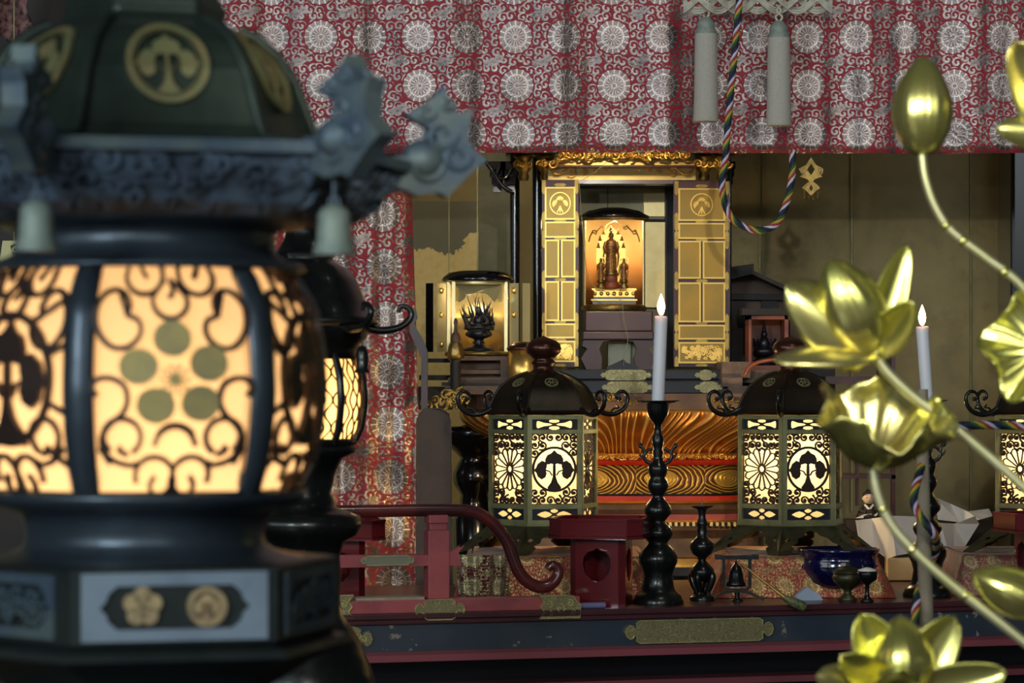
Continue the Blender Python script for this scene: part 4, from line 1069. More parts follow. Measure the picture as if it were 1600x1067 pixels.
mb = MB(); a = T(tu(907), .012, TZ+.006); b = T(tu(948), .012, TZ+.006); mb.tube([a, b], .0062, 10); tag(mb.build('rolled_incense_packet', simple('slate_blue_roll', (.16,.17,.32), .3, 0, .4)), 'short slate-blue roll lying before the red offering stand', 'roll')

# ---------------------------------------------------------------- candlesticks, candles
def candlestick(px, label, ybase_px, d, k):
    p = T(tu(px, d), d, TZ); root = thing('candlestick', label, 'candlestick', (0,0,0), 'tall black candlesticks')
    pr = [(40,0),(41,4),(38,9),(37,13),(31,17),(27,22),(25,32),(23,44),(26,56),(31,66),(31,75),(25,87),(17,94),(15,97),(21,104),(24,112),(22,119),(14,127),(11,131),(16,137),(21,143),(22,150),(19,157),(13,164),(9,170),(10,174),(15,181),(17,188),(16,194),(12,200),(13,204),(16,212),(15,220),(9,226),(7,234),(9,240),(7,246),(9,252),(10,262),(6,270),(5.5,284),(9,289),(12,292),(16,300),(18.5,310),(19,318),(20,321)]
    mb = MB(); mb.lathe(pr, 36, (0,0,0), k); mb.build('stem', BLACKMET, root)
    mb = MB(); mb.lathe([(18,318),(33,321),(34,323),(20,323),(0,322)], 36, (0,0,0), k); mb.build('drip_dish', BLACKMET, root)
    for s in (-1, 1):
        mb = MB()
        mb.tube(smooth([Vector(q)*k for q in ((s*8,0,222),(s*18,0,226),(s*22,0,236),(s*16,0,244),(s*9,0,246))]), lambda t: (3.2-t)*k, 8)
        mb.tube(smooth([Vector(q)*k for q in ((s*20,0,230),(s*28,0,236),(s*30,0,241))]), lambda t: (2.6-1.6*t)*k, 7)
        mb.tube(smooth([Vector(q)*k for q in ((s*20,0,238),(s*24,0,247),(s*30,0,252),(s*26,0,255))]), lambda t: (3-1.5*t)*k, 7)
        mb.ball(Vector((s*27, 0, 250))*k, 4*k, 2.5*k, 4*k, 8, 6)
        mb.build('dragon_handle', BLACKMET, root)
    root.location = p; return root, p
kc = 6.12/F
cs1, p1 = candlestick(1028, 'tall black turned candlestick with small dragon handles, in the middle of the desk', 950, .10, kc)
cs2 = copy_tree(cs1); p2 = T(tu(1449, .13), .13, TZ); cs2.location = p2; cs2['label'] = 'tall black candlestick mostly hidden behind the grey pole and golden lotus'
def candle(p, dz, lean, L, label, drip):
    root = thing('candle', label, 'candle', (0,0,0), 'lit white candles'); k = kc
    ax = Vector((lean, 0, 1)).normalized(); R3 = ax.to_track_quat('Z', 'Y').to_matrix()
    mb = MB(); mb.lathe([(9.6,0),(10,2),(10.2,L*.5),(10.4,L-3),(10.0,L),(8,L-1),(0,L-2.5)], 26, (0,0,0), k, tilt=R3)
    if drip:
        rg = random.Random(3)
        for i in range(10):
            z = L-4-i*L/11; mb.tube([R3@(Vector((-9.6, -2, z))*k), R3@(Vector((-11.2, -2, z-6))*k), R3@(Vector((-11.5, -2, z-L/11))*k)], [1.4*k, (2+rg.random())*k, (1.4+rg.random())*k], 7)
    mb.build('wax', WAX, root)
    q = R3@(Vector((0,0,L-3))*k)
    mb = MB(); mb.tube([q, q+Vector((.0005,0,.008))], .0008, 5); mb.build('wick', BLACKLAC, root)
    q = R3@(Vector((0,0,L+1))*k)
    mb = MB(); mb.lathe([(0,0),(3,2),(5.2,7),(6.3,13),(5.4,20),(3.2,27),(1.2,32),(0,35)], 20, q, k); mb.build('flame', FLAME, root)
    root.location = p+Vector((0,0,dz)); return root
candle(p1, 322*kc, .038, 135, 'white burning candle leaning slightly right, in the middle candlestick', 0)
candle(p2, 322*kc, -.07, 122, 'white burning candle with wax drips, behind the golden lotus on the right', 1)

# ---- small candlestick
p = T(tu(1097, .16), .16, TZ); k = 6.2/F
root = thing('small_candlestick', 'short dark candlestick with bulbous four-legged foot, right of the tall middle one', 'candlestick', p)
mb = MB(); mb.lathe([(20,0),(21,4),(17,8),(12,10),(0,10)], 28, p, k); mb.build('foot', BLACKMET, root)
for j in range(4):
    t = PI/4+j*PI/2+.3
    mb = MB(); mb.tube(smooth([p+Vector((r*math.cos(t), r*math.sin(t), z))*k for r, z in ((13,9),(10,15),(15,27),(18,38),(13,50),(6,58))]), lambda q: (2.6+3.4*math.sin(PI*min(1, q*1.05)))*k, 10); mb.build('leg', BLACKMET, root)
mb = MB(); mb.lathe([(0,30),(13,33),(20,42),(19,50),(12,58),(6,63),(7,68),(16,75),(20,84),(19,92),(12,98),(8,103),(9,110),(7,116),(9,121),(8,126),(5.5,132),(6,140),(8,146)], 28, p, k); mb.build('stem', BLACKMET, root)
mb = MB(); mb.lathe([(7,145),(17,149),(18,151),(0,151)], 28, p, k); mb.build('drip_dish', BLACKMET, root)
mb = MB(); mb.tube([p+Vector((0,0,150*k)), p+Vector((0,0,160*k))], [1.5*k, .3*k], 6); mb.build('spike', BLACKMET, root)

# ---- little bell hanging in a frame
p = T(tu(1150, .12), .12, TZ); k = 6.15/F
root = thing('bell_stand', 'small black frame holding a hanging bell, between small candlestick and blue bowl', 'bell stand', p)
fr = lambda u, v, w_: p+Vector((u*k, w_, v*k))
mb = MB(); mb.ribbon([(-34,72),(-24,72),(-20,66),(-20,24),(-12,18),(16,18),(22,24),(22,66),(26,72),(36,72)], 5, -.006, .006, fr); mb.ribbon([(-34,70),(36,70)], 6, -.008, .008, fr); mb.build('frame', BLACKMET, root)
mb = MB(); mb.ribbon([(-36,6),(-20,14),(0,17),(20,14),(38,6),(44,2)], 4, -.01, .01, fr); mb.tube([fr(2,0,0), fr(2,18,0)], 4*k, 8); mb.lathe([(10,0),(9,3),(4,5),(0,5)], 16, p+Vector((2*k,0,0)), k); mb.build('foot', BLACKMET, root)
mb = MB(); mb.lathe([(0,24),(15,24),(15.5,28),(12.5,33),(11,44),(8,54),(3,59),(2,63),(0,64)], 24, p, k); mb.tube([fr(0,62,0), fr(0,70,0)], 1.2*k, 6); mb.build('bell', BLACKMET, root)
a = T(tu(1160,.04), .04, 0); a.z = CZ+(HZ-882)*a.y/F; b = T(tu(1222), -.02, 0); b.z = CZ+(HZ-935)*b.y/F; b2 = T(tu(1249), -.03, 0); b2.z = CZ+(HZ-949)*b2.y/F
root = thing('bell_striker', 'slender striker with green brocade tip leaning on the bell stand', 'striker', b2)
mb = MB(); mb.tube([a, b], [.0022, .004], 8); mb.build('handle', GOLDDK, root)
mb = MB(); mb.tube([b-(b2-b)*.1, b.lerp(b2, .3), b.lerp(b2, .8), b2], [.006, .0095, .0105, .0085], 12); mb.build('tip', GREENTIP, root)

# ---- cobalt bowl with feet
p = T(tu(1310, .20), .20, TZ); k = 6.3/F
root = thing('blue_bowl', 'large glossy cobalt blue footed censer bowl on the desk', 'bowl', p)
mb = MB(); mb.lathe([(0,10),(26,8),(40,12),(54,24),(62,40),(64,50),(61,58),(60,63),(63,69),(66,73),(66,76),(63,77),(58,74),(57,62),(60,50),(56,36),(40,22),(0,18)], 56, p, k); mb.build('bowl', BLUEGLAZE, root)
for t in (-2.5, -.6, 1.2):
    mb = MB(); q = p+Vector((40*k*math.cos(t), 40*k*math.sin(t), 0)); mb.lathe([(0,0),(9,0),(10,3),(7,8),(9,18),(14,26),(0,30)], 14, q, k); mb.build('foot', BLUEGLAZE, root)
for s in (-1, 1):
    mb = MB(); mb.ball(p+Vector((s*58*k, -24*k, 48*k)), 4*k, seg=8, rings=6); mb.build('boss', BLUEGLAZE, root)
# ---- small cups before it
p = T(tu(1358), .01, TZ); k = 6.15/F
root = thing('rice_cup', 'small black stemmed cup heaped with white rice, before the blue bowl', 'cup', p)
mb = MB(); mb.lathe([(0,0),(10,0),(11,3),(5,8),(3.5,14),(3.5,28),(8,32),(15,36),(16,44),(17,50),(15,50),(14,40),(0,36)], 28, p, k); mb.build('cup', BLACKMET, root)
mb = MB(); rg = random.Random(1)
mb.lathe([(15,48),(13,52),(6,55),(0,56)], 20, p, k)
for i in range(60):
    t = rg.uniform(0, 6.28); r = 13*math.sqrt(rg.random()); mb.ball(p+Vector((r*math.cos(t), r*math.sin(t), 50+4*(1-r/14)))*1 if 0 else p+Vector((r*math.cos(t)*k, r*math.sin(t)*k, (51+4*(1-r/14))*k)), 2.2*k, 1.2*k, 1.2*k, 6, 4)
mb.build('rice', RICE, root)['kind'] = 'stuff'
p = T(tu(1334), -.0, TZ)+Vector((-.004,.075,0)); k = 6.05/F
root = thing('brass_footed_cup', 'dull brass lidded cup on a foot, between blue bowl and rice cup', 'cup', p)
mb = MB(); mb.lathe([(0,0),(15,0),(14,4),(7,10),(6,16),(12,22),(23,30),(26,38),(23,45),(0,45)], 28, p, k); mb.build('cup', DKOLIVE, root)
mb = MB(); mb.lathe([(25,45),(22,50),(10,55),(3,57),(4,61),(0,63)], 28, p, k); mb.build('lid', DKOLIVE, root)

mb = MB(); q0 = tu(1240, .10); q1 = tu(1286, .10)
mb.prism([(q0, TZ), (q1, TZ), (q1-.004, TZ+.010), (q1-.028, TZ+.026), (q0+.012, TZ+.012)], .10, .112, lambda u, v, w_: T(u, w_+(v-TZ)*.6, v))
tag(mb.build('pale_blue_paper', simple('pale_blue_paper', (.36,.44,.58), .7)), 'small pale blue folded paper leaning under the left side of the blue bowl', 'paper')
# ================================================================ brocade-covered stands under the hexagonal lanterns
ZS = .940
def covered(x0, x1, y0, y1, label, seed, flare=.02, z0=TZ, z1=ZS, mat=BROC_S):
    """box draped with cloth whose skirts flare and fold"""
    rng = random.Random(seed); mb = MB(); a = P(x0, 0, y0).x; b = P(x1, 0, y0).x; n = 48
    ring = []
    per = [(a, y0), (b, y0), (b, y1), (a, y1)]
    for i in range(4):
        p, q = per[i], per[(i+1) % 4]
        for j in range(n): ring.append((p[0]+(q[0]-p[0])*j/n, p[1]+(q[1]-p[1])*j/n))
    cx, cy = (a+b)/2, (y0+y1)/2; N = len(ring); vs = []
    rows = [(-.012, z1), (0, z1-.002), (.002, z1-.012), (flare*.4, z1-(z1-z0)*.4), (flare, z0+.001)]
    for r, (d, z) in enumerate(rows):
        for i, (x, y) in enumerate(ring):
            w_ = math.sin(i*.36+seed)*.004*(max(0, d)/max(flare, .001))+math.sin(i*.11+seed*2)*.006*(max(0, d)/max(flare, .001))
            dx, dy = x-cx, y-cy; L = math.hypot(dx, dy)
            ux = (1 if x >= b-1e-6 else (-1 if x <= a+1e-6 else 0)); uy = (1 if y >= y1-1e-6 else (-1 if y <= y0+1e-6 else 0))
            vs.append((x+ux*(d+w_), y+uy*(d+w_), z))
    fs = [(j*N+(i+1) % N, j*N+i, (j+1)*N+i, (j+1)*N+(i+1) % N) for j in range(len(rows)-1) for i in range(N)]
    mb.add(vs, [f[::-1] for f in fs], True); mb.add(vs[:N], [tuple(range(N))])
    o = mb.build('brocade_covered_stand', mat); o['group'] = 'brocade-covered stands behind the desk front'
    return tag(o, label, 'stand')
covered(1138, 1372, 6.42, 6.84, 'red brocade-covered stand behind the blue bowl, carrying the middle hexagonal lantern', 1, .032)
covered(728, 1010, 6.42, 6.84, 'red brocade-covered stand behind the curled railing end, carrying the left hexagonal lantern', 2, .022)
covered(1504, 1740, 6.48, 6.84, 'maroon brocade-covered stand at the right edge, carrying the cut-off hexagonal lantern', 5, .03, mat=brocade('dull_red_brocade', .05, 'XY', (.22,.02,.03), (.34,.24,.12), .5))
mb = MB()
def dr(u, v):
    t = PI*(1.12+.76*u); R_ = .060*(1-.12*(1-v)**2)
    return Vector((P(755,0,6.36).x+R_*math.cos(t), 6.37+R_*.7*math.sin(t)+.004*math.sin(u*30), TZ+.005+.088*v))
mb.grid(40, 12, dr); o = mb.build('gold_brocade_wrap', BROC_D, solid=.003)
tag(o, 'rounded maroon cloth wrap with dense gold chrysanthemums, behind the railing post', 'cloth')

# ================================================================ hexagonal lanterns
k = 6.62/F*1.0
root = thing('hexagonal_lantern', 'brass hexagonal openwork lantern nearest the big bronze lantern, left of the middle candle', 'lantern', (0,0,0), 'hexagonal openwork lanterns')
HEX = root; H6 = ply(6)
RC = 86.0; AP = RC*math.cos(PI/6)
def face(j, ap=AP):
    A = -PI/2+j*PI/3; n = Vector((math.cos(A), math.sin(A), 0)); t = Vector((-math.sin(A), math.cos(A), 0))
    return lambda u, v, w_: (n*(ap+w_)+t*u+Vector((0,0,v)))*k
# frame: posts and rails
mb = MB()
for j in range(6):
    A = j*PI/3; c = Vector((RC*math.cos(A), RC*math.sin(A), 0))
    f = face(j)
    for s in (-1, 1):
        u0, u1 = (-43.2, -36) if s < 0 else (36, 43.2)
        mb.prism([(u0,44),(u1,44),(u1,212),(u0,212)], -3, 1.5, f)
    for z0, z1 in ((44,51),(68,75),(184,190),(206,212)):
        mb.prism([(-43.6,z0),(43.6,z0),(43.6,z1),(-43.6,z1)], -3, 2.0, f)
mb.build('frame', OLIVEMET, root)
mb = MB(); mb.lathe([(RC+2,40),(RC+5,42),(RC+3,44.5),(RC-6,44.5),(RC-6,40),(RC+2,40)], 6, (0,0,0), k, smooth=False, cap=False); mb.build('bottom_rim', OLIVEMET, root)
RT = lambda x0, x1, y0, y1: [(x0,y0),(x1,y0),(x1,y1),(x0,y1)]
def leafpts(cx, cy, a, L, W):
    pts = []
    for i in range(10):
        t = 2*PI*i/10; x = math.cos(t)*L; y = math.sin(t)*W*(1-.3*math.cos(t))
        pts.append((cx+x*math.cos(a)-y*math.sin(a), cy+x*math.sin(a)+y*math.cos(a)))
    return pts
def vines(mb, f, x0, x1, y0, y1, avoid, seed, w0, w1, step=11.8, wd=2.8):
    rng = random.Random(seed); nx = max(1, round((x1-x0)/step)); ny = max(1, round((y1-y0)/step)); sx_ = (x1-x0)/nx; sy_ = (y1-y0)/ny
    for i in range(nx):
        for j in range(ny):
            cx = x0+(i+.5)*sx_; cy = y0+(j+.5)*sy_
            if avoid(cx, cy): continue
            s = 1 if (i+j) % 2 else -1; a = rng.uniform(0, 6.28)
            R_ = min(sx_, sy_)*.56
            mb.ribbon(spiral(cx, cy, R_*.16, R_, a, s*1.15, 14), lambda t, wd=wd: wd*(.8+.5*(1-t)), w0, w1, f)
            mb.prism(leafpts(cx+R_*.16*math.cos(a), cy+R_*.16*math.sin(a), a, R_*.42, R_*.30), w0, w1, f)
            b = a+s*1.15*2*PI
            mb.ribbon([(cx+R_*math.cos(b), cy+R_*math.sin(b)), (cx+R_*1.3*math.cos(b+.5*s), cy+R_*1.3*math.sin(b+.5*s))], wd, w0, w1, f)
def crest(mb, f, cx, cy, R_, w0, w1, sy=1.0, ring=2.6):
    """ring holding three hollyhock-like leaves on a flared stem"""
    mb.ribbon([(cx+R_*math.cos(t*PI/20), cy+sy*R_*math.sin(t*PI/20)) for t in range(40)], ring, w0, w1, f, True)
    q = lambda pts: [(cx+x*R_, cy+y*R_*sy) for x, y in pts]
    top = [(-.30,.22),(-.14,.27),(0,.20),(.14,.27),(.30,.22),(.42,.30),(.42,.48),(.32,.66),(.14,.74),(0,.88),(-.14,.74),(-.32,.66),(-.42,.48),(-.42,.30)]
    mb.prism(q(top), w0, w1, f)
    for s in (-1, 1):
        L = [(.34,.30),(.58,.40),(.78,.26),(.86,.08),(.96,-.04),(.84,-.16),(.78,-.34),(.60,-.46),(.42,-.36),(.36,-.18),(.42,-.04),(.36,.10)]
        mb.prism(q([(s*x, y) for x, y in (L if s > 0 else L[::-1])]), w0, w1, f)
        mb.ribbon(q([(s*.02,.2),(s*.03,-.35),(s*.12,-.62),(s*.30,-.86)]), ring*.7, w0, w1, f)
        mb.ribbon(q([(s*.46,-.02),(s*.22,-.10),(s*.10,-.28)]), ring*.6, w0, w1, f)
    mb.prism(q([(-.035,.25),(.035,.25),(.06,-.30),(.14,-.62),(.32,-.90),(0,-.97),(-.32,-.90),(-.14,-.62),(-.06,-.30)]), w0, w1, f)
def mum(mb, f, cx, cy, R_, sy, w0, w1, n=16, wd=1.8):
    mb.ribbon([(cx+R_*.17*math.cos(t*PI/8), cy+sy*R_*.17*math.sin(t*PI/8)) for t in range(16)], wd, w0, w1, f, True)
    for i in range(n):
        a = 2*PI*i/n; h = PI/n
        p = lambda r, b: (cx+r*R_*math.cos(b), cy+sy*r*R_*math.sin(b))
        pts = [p(.19, a-h), p(.82, a-h), p(.93, a-h*.7), p(1.0, a), p(.93, a+h*.7), p(.82, a+h), p(.19, a+h)]
        mb.ribbon(pts, wd*.8, w0, w1, f)
def flower4(cx, cy, sx_, sy_, kind):
    """cut-through loops of the frieze plates"""
    L = []
    if kind == 'top':
        for s in (-1, 1):
            pts = [(2.5,0),(6,1.6),(14,2.6),(22,6.0),(24,4.6),(24.5,0),(24,-4.6),(22,-6.0),(14,-2.6),(6,-1.6)]
            L.append([(cx+s*x*sx_, cy+y*sy_) for x, y in (pts if s > 0 else pts[::-1])])
            pts = [(-2,2.8),(-6.5,3.8),(-7.5,6.5),(-4,7.6),(0,9.4),(4,7.6),(7.5,6.5),(6.5,3.8),(2,2.8)]
            L.append([(cx+x*sx_, cy+s*y*sy_) for x, y in (pts if s < 0 else pts[::-1])])
    else:
        for s in (-1, 1):
            pts = [(3,0),(7,3.2),(13,5.4),(19,3.5),(25,0),(19,-3.5),(13,-5.4),(7,-3.2)]
            L.append([(cx+s*x*sx_, cy+y*sy_) for x, y in (pts if s > 0 else pts[::-1])])
            pts = [(-1.5,2.6),(-5,4.4),(-5.6,7),(-2.4,8.2),(0,9.4),(2.4,8.2),(5.6,7),(5,4.4),(1.5,2.6)]
            L.append([(cx+x*sx_, cy+s*y*sy_) for x, y in (pts if s < 0 else pts[::-1])])
    return L
for j in range(6):
    f = face(j, AP-3)
    pn = MB()
    if j % 2 == 0:
        crest(pn, f, 0, 129, 33.5, -1.2, 1.2, 1.0, 3.6)
        av = lambda x, y: (x*x+((y-129)/1.0)**2) < 39.0**2
    else:
        mum(pn, f, 0, 129, 35, .95, -1.2, 1.2, 16, 2.3)
        av = lambda x, y: (x*x+((y-129)/.95)**2) < 38.5**2
    vines(pn, f, -37, 37, 75, 184, av, 20+j, -1.2, 1.2)
    pn.prism([RT(-38,38,73,186), RT(-35.5,35.5,76,183)], -1.2, 1.2, f)
    o = pn.build('openwork_panel', FRET, root); o['label'] = 'openwork panel with leaf crest' if j % 2 == 0 else 'openwork panel with chrysanthemum'
    mb = MB(); mb.prism([RT(-38,38,189,207)]+flower4(0, 198, 1.16, .98, 'top'), -1, 1, f)
    mb.build('pierced_frieze', NAVY, root); mb = MB()
    mb.prism([RT(-38,38,50,69)]+flower4(0, 59.5, 1.1, .95, 'low'), -1, 1, f)
    mb.build('pierced_frieze', NAVY, root)
mb = MB(); mb.lathe([(78,48),(78,209)], 6, (0,0,0), k, smooth=False, cap=False); mb.build('paper_shade', PAPER, root)
def bulb(root, p, e, c, size):
    l = bpy.data.lights.new('bulb', 'POINT'); l.energy = e; l.color = c; l.shadow_soft_size = size
    o = bpy.data.objects.new('bulb', l); col.objects.link(o); o.parent = root; o.location = p; return o
bulb(root, (0, 0, 146*k), 1.9, (1.0,.80,.44), .022)
mb = MB(); mb.lathe([(80,45),(80,47),(0,47)], 6, (0,0,0), k, smooth=False); mb.build('bottom_plate', DKOLIVE, root)
rq = [(q.x, q.y) for q in smooth([(RC+8,216,0),(88,220,0),(84,230,0),(78,243,0),(69,256,0),(55,267,0),(38,275,0),(24,279,0)], 4)]
mb = MB(); mb.lathe([(0,214),(RC-2,214),(RC+5,213)]+rq+[(0,280)], 6, (0,0,0), k, smooth=False)
roof = mb.build('roof', ROOFMET, root)
for j in range(6):
    mb = MB(); A = j*PI/3; d = Vector((math.cos(A), math.sin(A), 0))
    mb.tube([(d*r+Vector((0,0,z)))*k for r, z in ((88,220),(84,230),(78,243),(69,256),(55,267),(38,275),(25,279))], 2.2*k, 6); mb.build('roof_ridge', ROOFMET, roof)
prof = [(88,220),(84,230),(78,243),(69,256),(55,267),(38,275)]
def roofR(z):
    for (r0, z0), (r1, z1) in zip(prof, prof[1:]):
        if z <= z1: return r0+(r1-r0)*(z-z0)/(z1-z0)
    return prof[-1][0]
for j in range(6):
    A = -PI/2+j*PI/3; n = Vector((math.cos(A), math.sin(A), 0)); t = Vector((-math.sin(A), math.cos(A), 0))
    fr = lambda u, v, w_: (n*(roofR(v)*math.cos(PI/6)+w_)+t*u+Vector((0,0,v+w_*.5)))*k
    mb = MB(); mb.ribbon([(10*math.cos(q*PI/10), 262.5+6*math.sin(q*PI/10)) for q in range(20)], 1.6, .2, 1.4, fr, True)
    for cx, cy in ((0,265),(-4.6,261),(4.6,261)): mb.ribbon([(cx+3.2*math.cos(q*PI/5), cy+2.2*math.sin(q*PI/5)) for q in range(10)], 1.3, .2, 1.4, fr, True)
    mb.build('roof_crest', OLIVEMET, roof)
    A = j*PI/3; d = Vector((math.cos(A), math.sin(A), 0))
    g = lambda s, z: (d*s+Vector((0,0,z)))*k
    mb = MB()
    cr = [(84,222),(97,215),(112,213),(126,218),(135,229),(136,242),(128,249),(120,246),(118,239),(123,236)]
    mb.tube(smooth([g(s, z) for s, z in cr], 5), lambda q: (4.6-2.6*q)*k, 8)
    mb.ball(g(123, 237), 3.4*k, seg=8, rings=6)
    mb.tube(smooth([g(s, z) for s, z in ((108,215),(114,222),(122,223),(118,228))], 4), lambda q: (3.5-2*q)*k, 7, flat=.6)
    mb.build('curled_fern_hook', BLACKMET, root)
mb = MB(); mb.lathe([(24,277),(19,280),(16,284),(16,290),(19,293),(18,296),(15,299),(19,303),(26,309),(28,316),(26,323),(19,329),(10,332),(4,334),(0,336)], 28, (0,0,0), k); mb.build('onion_knob', KNOB, root)
# flared feet with cut-out arches
for j in range(6):
    A = -PI/2+j*PI/3; n = Vector((math.cos(A), math.sin(A), 0)); t = Vector((-math.sin(A), math.cos(A), 0))
    def ff(u, v, w_):
        q = 1-v/42; ap = AP+48*q**1.25; return (n*(ap+w_)+t*(u*(ap/AP))+Vector((0,0,v)))*k
    pts = [(-43.4,42),(-43.4,0),(-33,0),(-29,4),(-26,10),(-29,13),(-22,17),(-20,24),(-12,27),(-9,32),(0,35),(9,32),(12,27),(20,24),(22,17),(29,13),(26,10),(29,4),(33,0),(43.4,0),(43.4,42)]
    holes = [[(s*34,18),(s*30,21),(s*34,24),(s*38,21)] if s > 0 else [(s*34,18),(s*38,21),(s*34,24),(s*30,21)] for s in (-1, 1)]
    mb = MB()
    mb.prism([pts]+holes, -1.2, 1.2, ff)
    mb.build('flared_foot', DKOLIVE, root)
def put_hex(o, px, D, rz):
    p = P(px, 0, D); o.location = (p.x, D, ZS+.001); o.rotation_euler = (0, 0, rz)
h2 = copy_tree(HEX); h3 = copy_tree(HEX)
put_hex(HEX, 849, 6.62, math.radians(13)); put_hex(h2, 1235, 6.62, math.radians(17)); put_hex(h3, 1637, 6.62, math.radians(14))
h2['label'] = 'brass hexagonal openwork lantern between the middle candle and the golden lotus flower'
h3['label'] = 'brass hexagonal openwork lantern cut off at the right edge, only one face showing'

# ================================================================ white papers, box, doll
def sheet(name, pts, faces, label, cat, mat=WHITEPAPER, th=.0012, group=None):
    mb = MB(); mb.add([P(x, y, D) for x, y, D in pts], faces); o = mb.build(name, mat, solid=th); return tag(o, label, cat, group)
sheet('white_paper', [(1337,813,6.95),(1362,810,6.98),(1392,806,6.90),(1433,807,6.95),(1436,862,6.98),(1400,868,6.92),(1386,873,6.95),(1366,858,6.98),(1352,905,6.96)], [(0,1,8),(1,7,8),(1,2,6,7),(2,3,4,5),(2,5,6)],
      'upright white folded paper between the middle hexagonal lantern and the grey pole', 'paper')
sheet('white_paper', [(1446,812,6.98),(1470,817,6.92),(1492,818,6.97),(1523,806,6.92),(1530,818,6.95),(1510,850,6.98),(1488,885,6.94),(1478,904,6.95),(1448,904,6.97)], [(0,1,7,8),(1,2,6,7),(2,3,4,5),(2,5,6)],
      'standing white folded paper right of the grey pole, between it and the right stand', 'paper')
sheet('white_paper', [(1459,776,7.0),(1485,787,7.04),(1512,799,7.0),(1545,795,7.05),(1551,806,7.0),(1530,812,6.97),(1500,816,7.02),(1466,812,7.0)], [(0,1,6,7),(1,2,6),(2,3,4,5),(2,5,6)],
      'loose white paper lying on top, its corner pointing up beside the black candlestick', 'paper')
mb = MB(); mb.pbox(1386, 1436, 872, 907, 6.93, .05); o = mb.build('yellow_wood_box', YBOX, bevel=.002); tag(o, 'plain yellow wooden box below the upright white paper', 'box')
mb = MB(); mb.box(P(1330,0,7.0).x, P(1560,0,7.0).x, 7.10, 7.17, 0, P(0,812,7.1).z); 
tag(mb.build('paper_rack', WOODDK), 'dark wooden rack behind the white papers', 'rack')
D = 7.13; K = D/F; c = P(1357, 810, 7.13)
root = thing('seated_doll', 'small doll with black hair and dark robe sitting above the white papers', 'doll', c)
mb = MB(); mb.lathe([(0,0),(19,0),(20,4),(15,12),(10,19),(5,23),(0,24)], 18, c, K, shape=lambda t: 1-.25*abs(math.sin(t)))
for s in (-1, 1): mb.tube([c+Vector(q)*K for q in ((s*7,-2,19),(s*13,-5,12),(s*5,-11,9))], [4*K,4.5*K,3.5*K], 8)
mb.build('robe', DOLLBLK, root)
mb = MB(); mb.ball(c+Vector((0,-1*K,32*K)), 9*K, 8.5*K, 9.5*K, 18, 12); mb.ball(c+Vector((0,-9.6*K,31*K)), 1*K, 1*K, 1.2*K, 6, 4)
for s in (-1, 1): mb.ball(c+Vector((s*8.8*K,0,31*K)), 1.2*K, 1.5*K, 2.4*K, 6, 5)
mb.lathe([(4,18),(3.5,24)], 10, c, K); mb.build('head', SKIN, root)
mb = MB()
for s in (-1, 1): mb.ball(c+Vector((s*3.4*K,-9.3*K,33*K)), 1.3*K, .5*K, .6*K, 6, 4); mb.tube([c+Vector((s*2*K,-9*K,36*K)), c+Vector((s*5*K,-8.2*K,36.3*K))], .35*K, 4)
mb.build('eyes', DOLLBLK, root)
mb = MB(); mb.ball(c+Vector((0,-9.6*K,27.6*K)), 1.1*K, .4*K, .5*K, 6, 4); mb.build('mouth', REDLAC, root)
mb = MB(); mb.ball(c+Vector((0,1.2*K,36.5*K)), 9.8*K, 9*K, 7*K, 16, 8); mb.ball(c+Vector((0,3*K,41*K)), 5*K, 5*K, 5*K, 10, 6); mb.build('hair', DOLLBLK, root)
mb = MB()
for s in (-1, 1): mb.ribbon([(s*7,22),(s*3,18),(0,13)], 3.2, -10.2, -9.0, lambda u, v, w_: c+Vector((u*K, (w_+abs(u)*.35)*K, v*K)))
mb.build('white_collar', WHITEPAPER, root)
mb = MB(); fp = lambda u, v, w_: c+Vector((u*K, -(12+v*.2)*K+w_, v*K))
mb.prism([(-22,1),(-8,7),(4,8),(2,5),(-10,1)], 0, .0008, fp); mb.prism([(0,0),(11,9),(13,10),(12,6),(4,-1)], 0, .0008, fp); mb.build('paper_fan', WHITEPAPER, root)

# ================================================================ second bronze lantern, behind the big one
D = 5.0; K = D/F; cx = 473
root = thing('round_bronze_lantern', 'black bronze floor lantern with net-pattern lit shade, partly behind the big lantern', 'lantern', (P(cx,0,D).x, D, 0))
c = Vector((P(cx,0,D).x, D, 0)); zy = lambda y: (CZ+(HZ-y)*K)/K
A0 = math.radians(-90+11)+PI/6
def Lr(t): 
    h = ply(6)(t-A0); return .62+.38*h*1.04
prf = [(78,690),(88,672),(94,640),(95,620),(92,590),(84,566),(78,556)]
mb = MB(); mb.lathe([(r-5, zy(y)) for r, y in prf], 48, c, K, shape=Lr, cap=False); mb.build('paper_shade', PAPER2, root)
def prr(y):
    for (r0, y0), (r1, y1) in zip(prf, prf[1:]):
        if y >= y1: return r0+(r1-r0)*(y0-y)/(y0-y1)
    return prf[-1][0]
mb = MB()
for j in range(6):
    tc_ = A0-PI/6+j*PI/3
    fg = lambda u, y, w_: c+Vector(((prr(y)*Lr(tc_+u*PI/6)+w_)*math.cos(tc_+u*PI/6)*K, (prr(y)*Lr(tc_+u*PI/6)+w_)*math.sin(tc_+u*PI/6)*K, zy(y)*K))
    for q in (-.75, -.25, .25, .75):
        for s in (-1, 1):
            ph = 0 if abs(q) > .5 else PI
            mb.ribbon([(q+s*.125*(1+math.cos((y-560)/43*2*PI+ph)), y) for y in [556+i*134/40 for i in range(41)]], .045, -1.2, 1.2, lambda u, y, w_: fg(u, y, w_))
mb.build('net_fretwork', FRET, root)
mb = MB()
for j in range(6):
    t = A0+j*PI/3
    mb.tube([c+Vector(((prr(y)*Lr(t)+1)*math.cos(t)*K, (prr(y)*Lr(t)+1)*math.sin(t)*K, zy(y)*K)) for y in [692-i*138/12 for i in range(13)]], 6*K, 8)
mb.build('rib', BLACKMET, root)
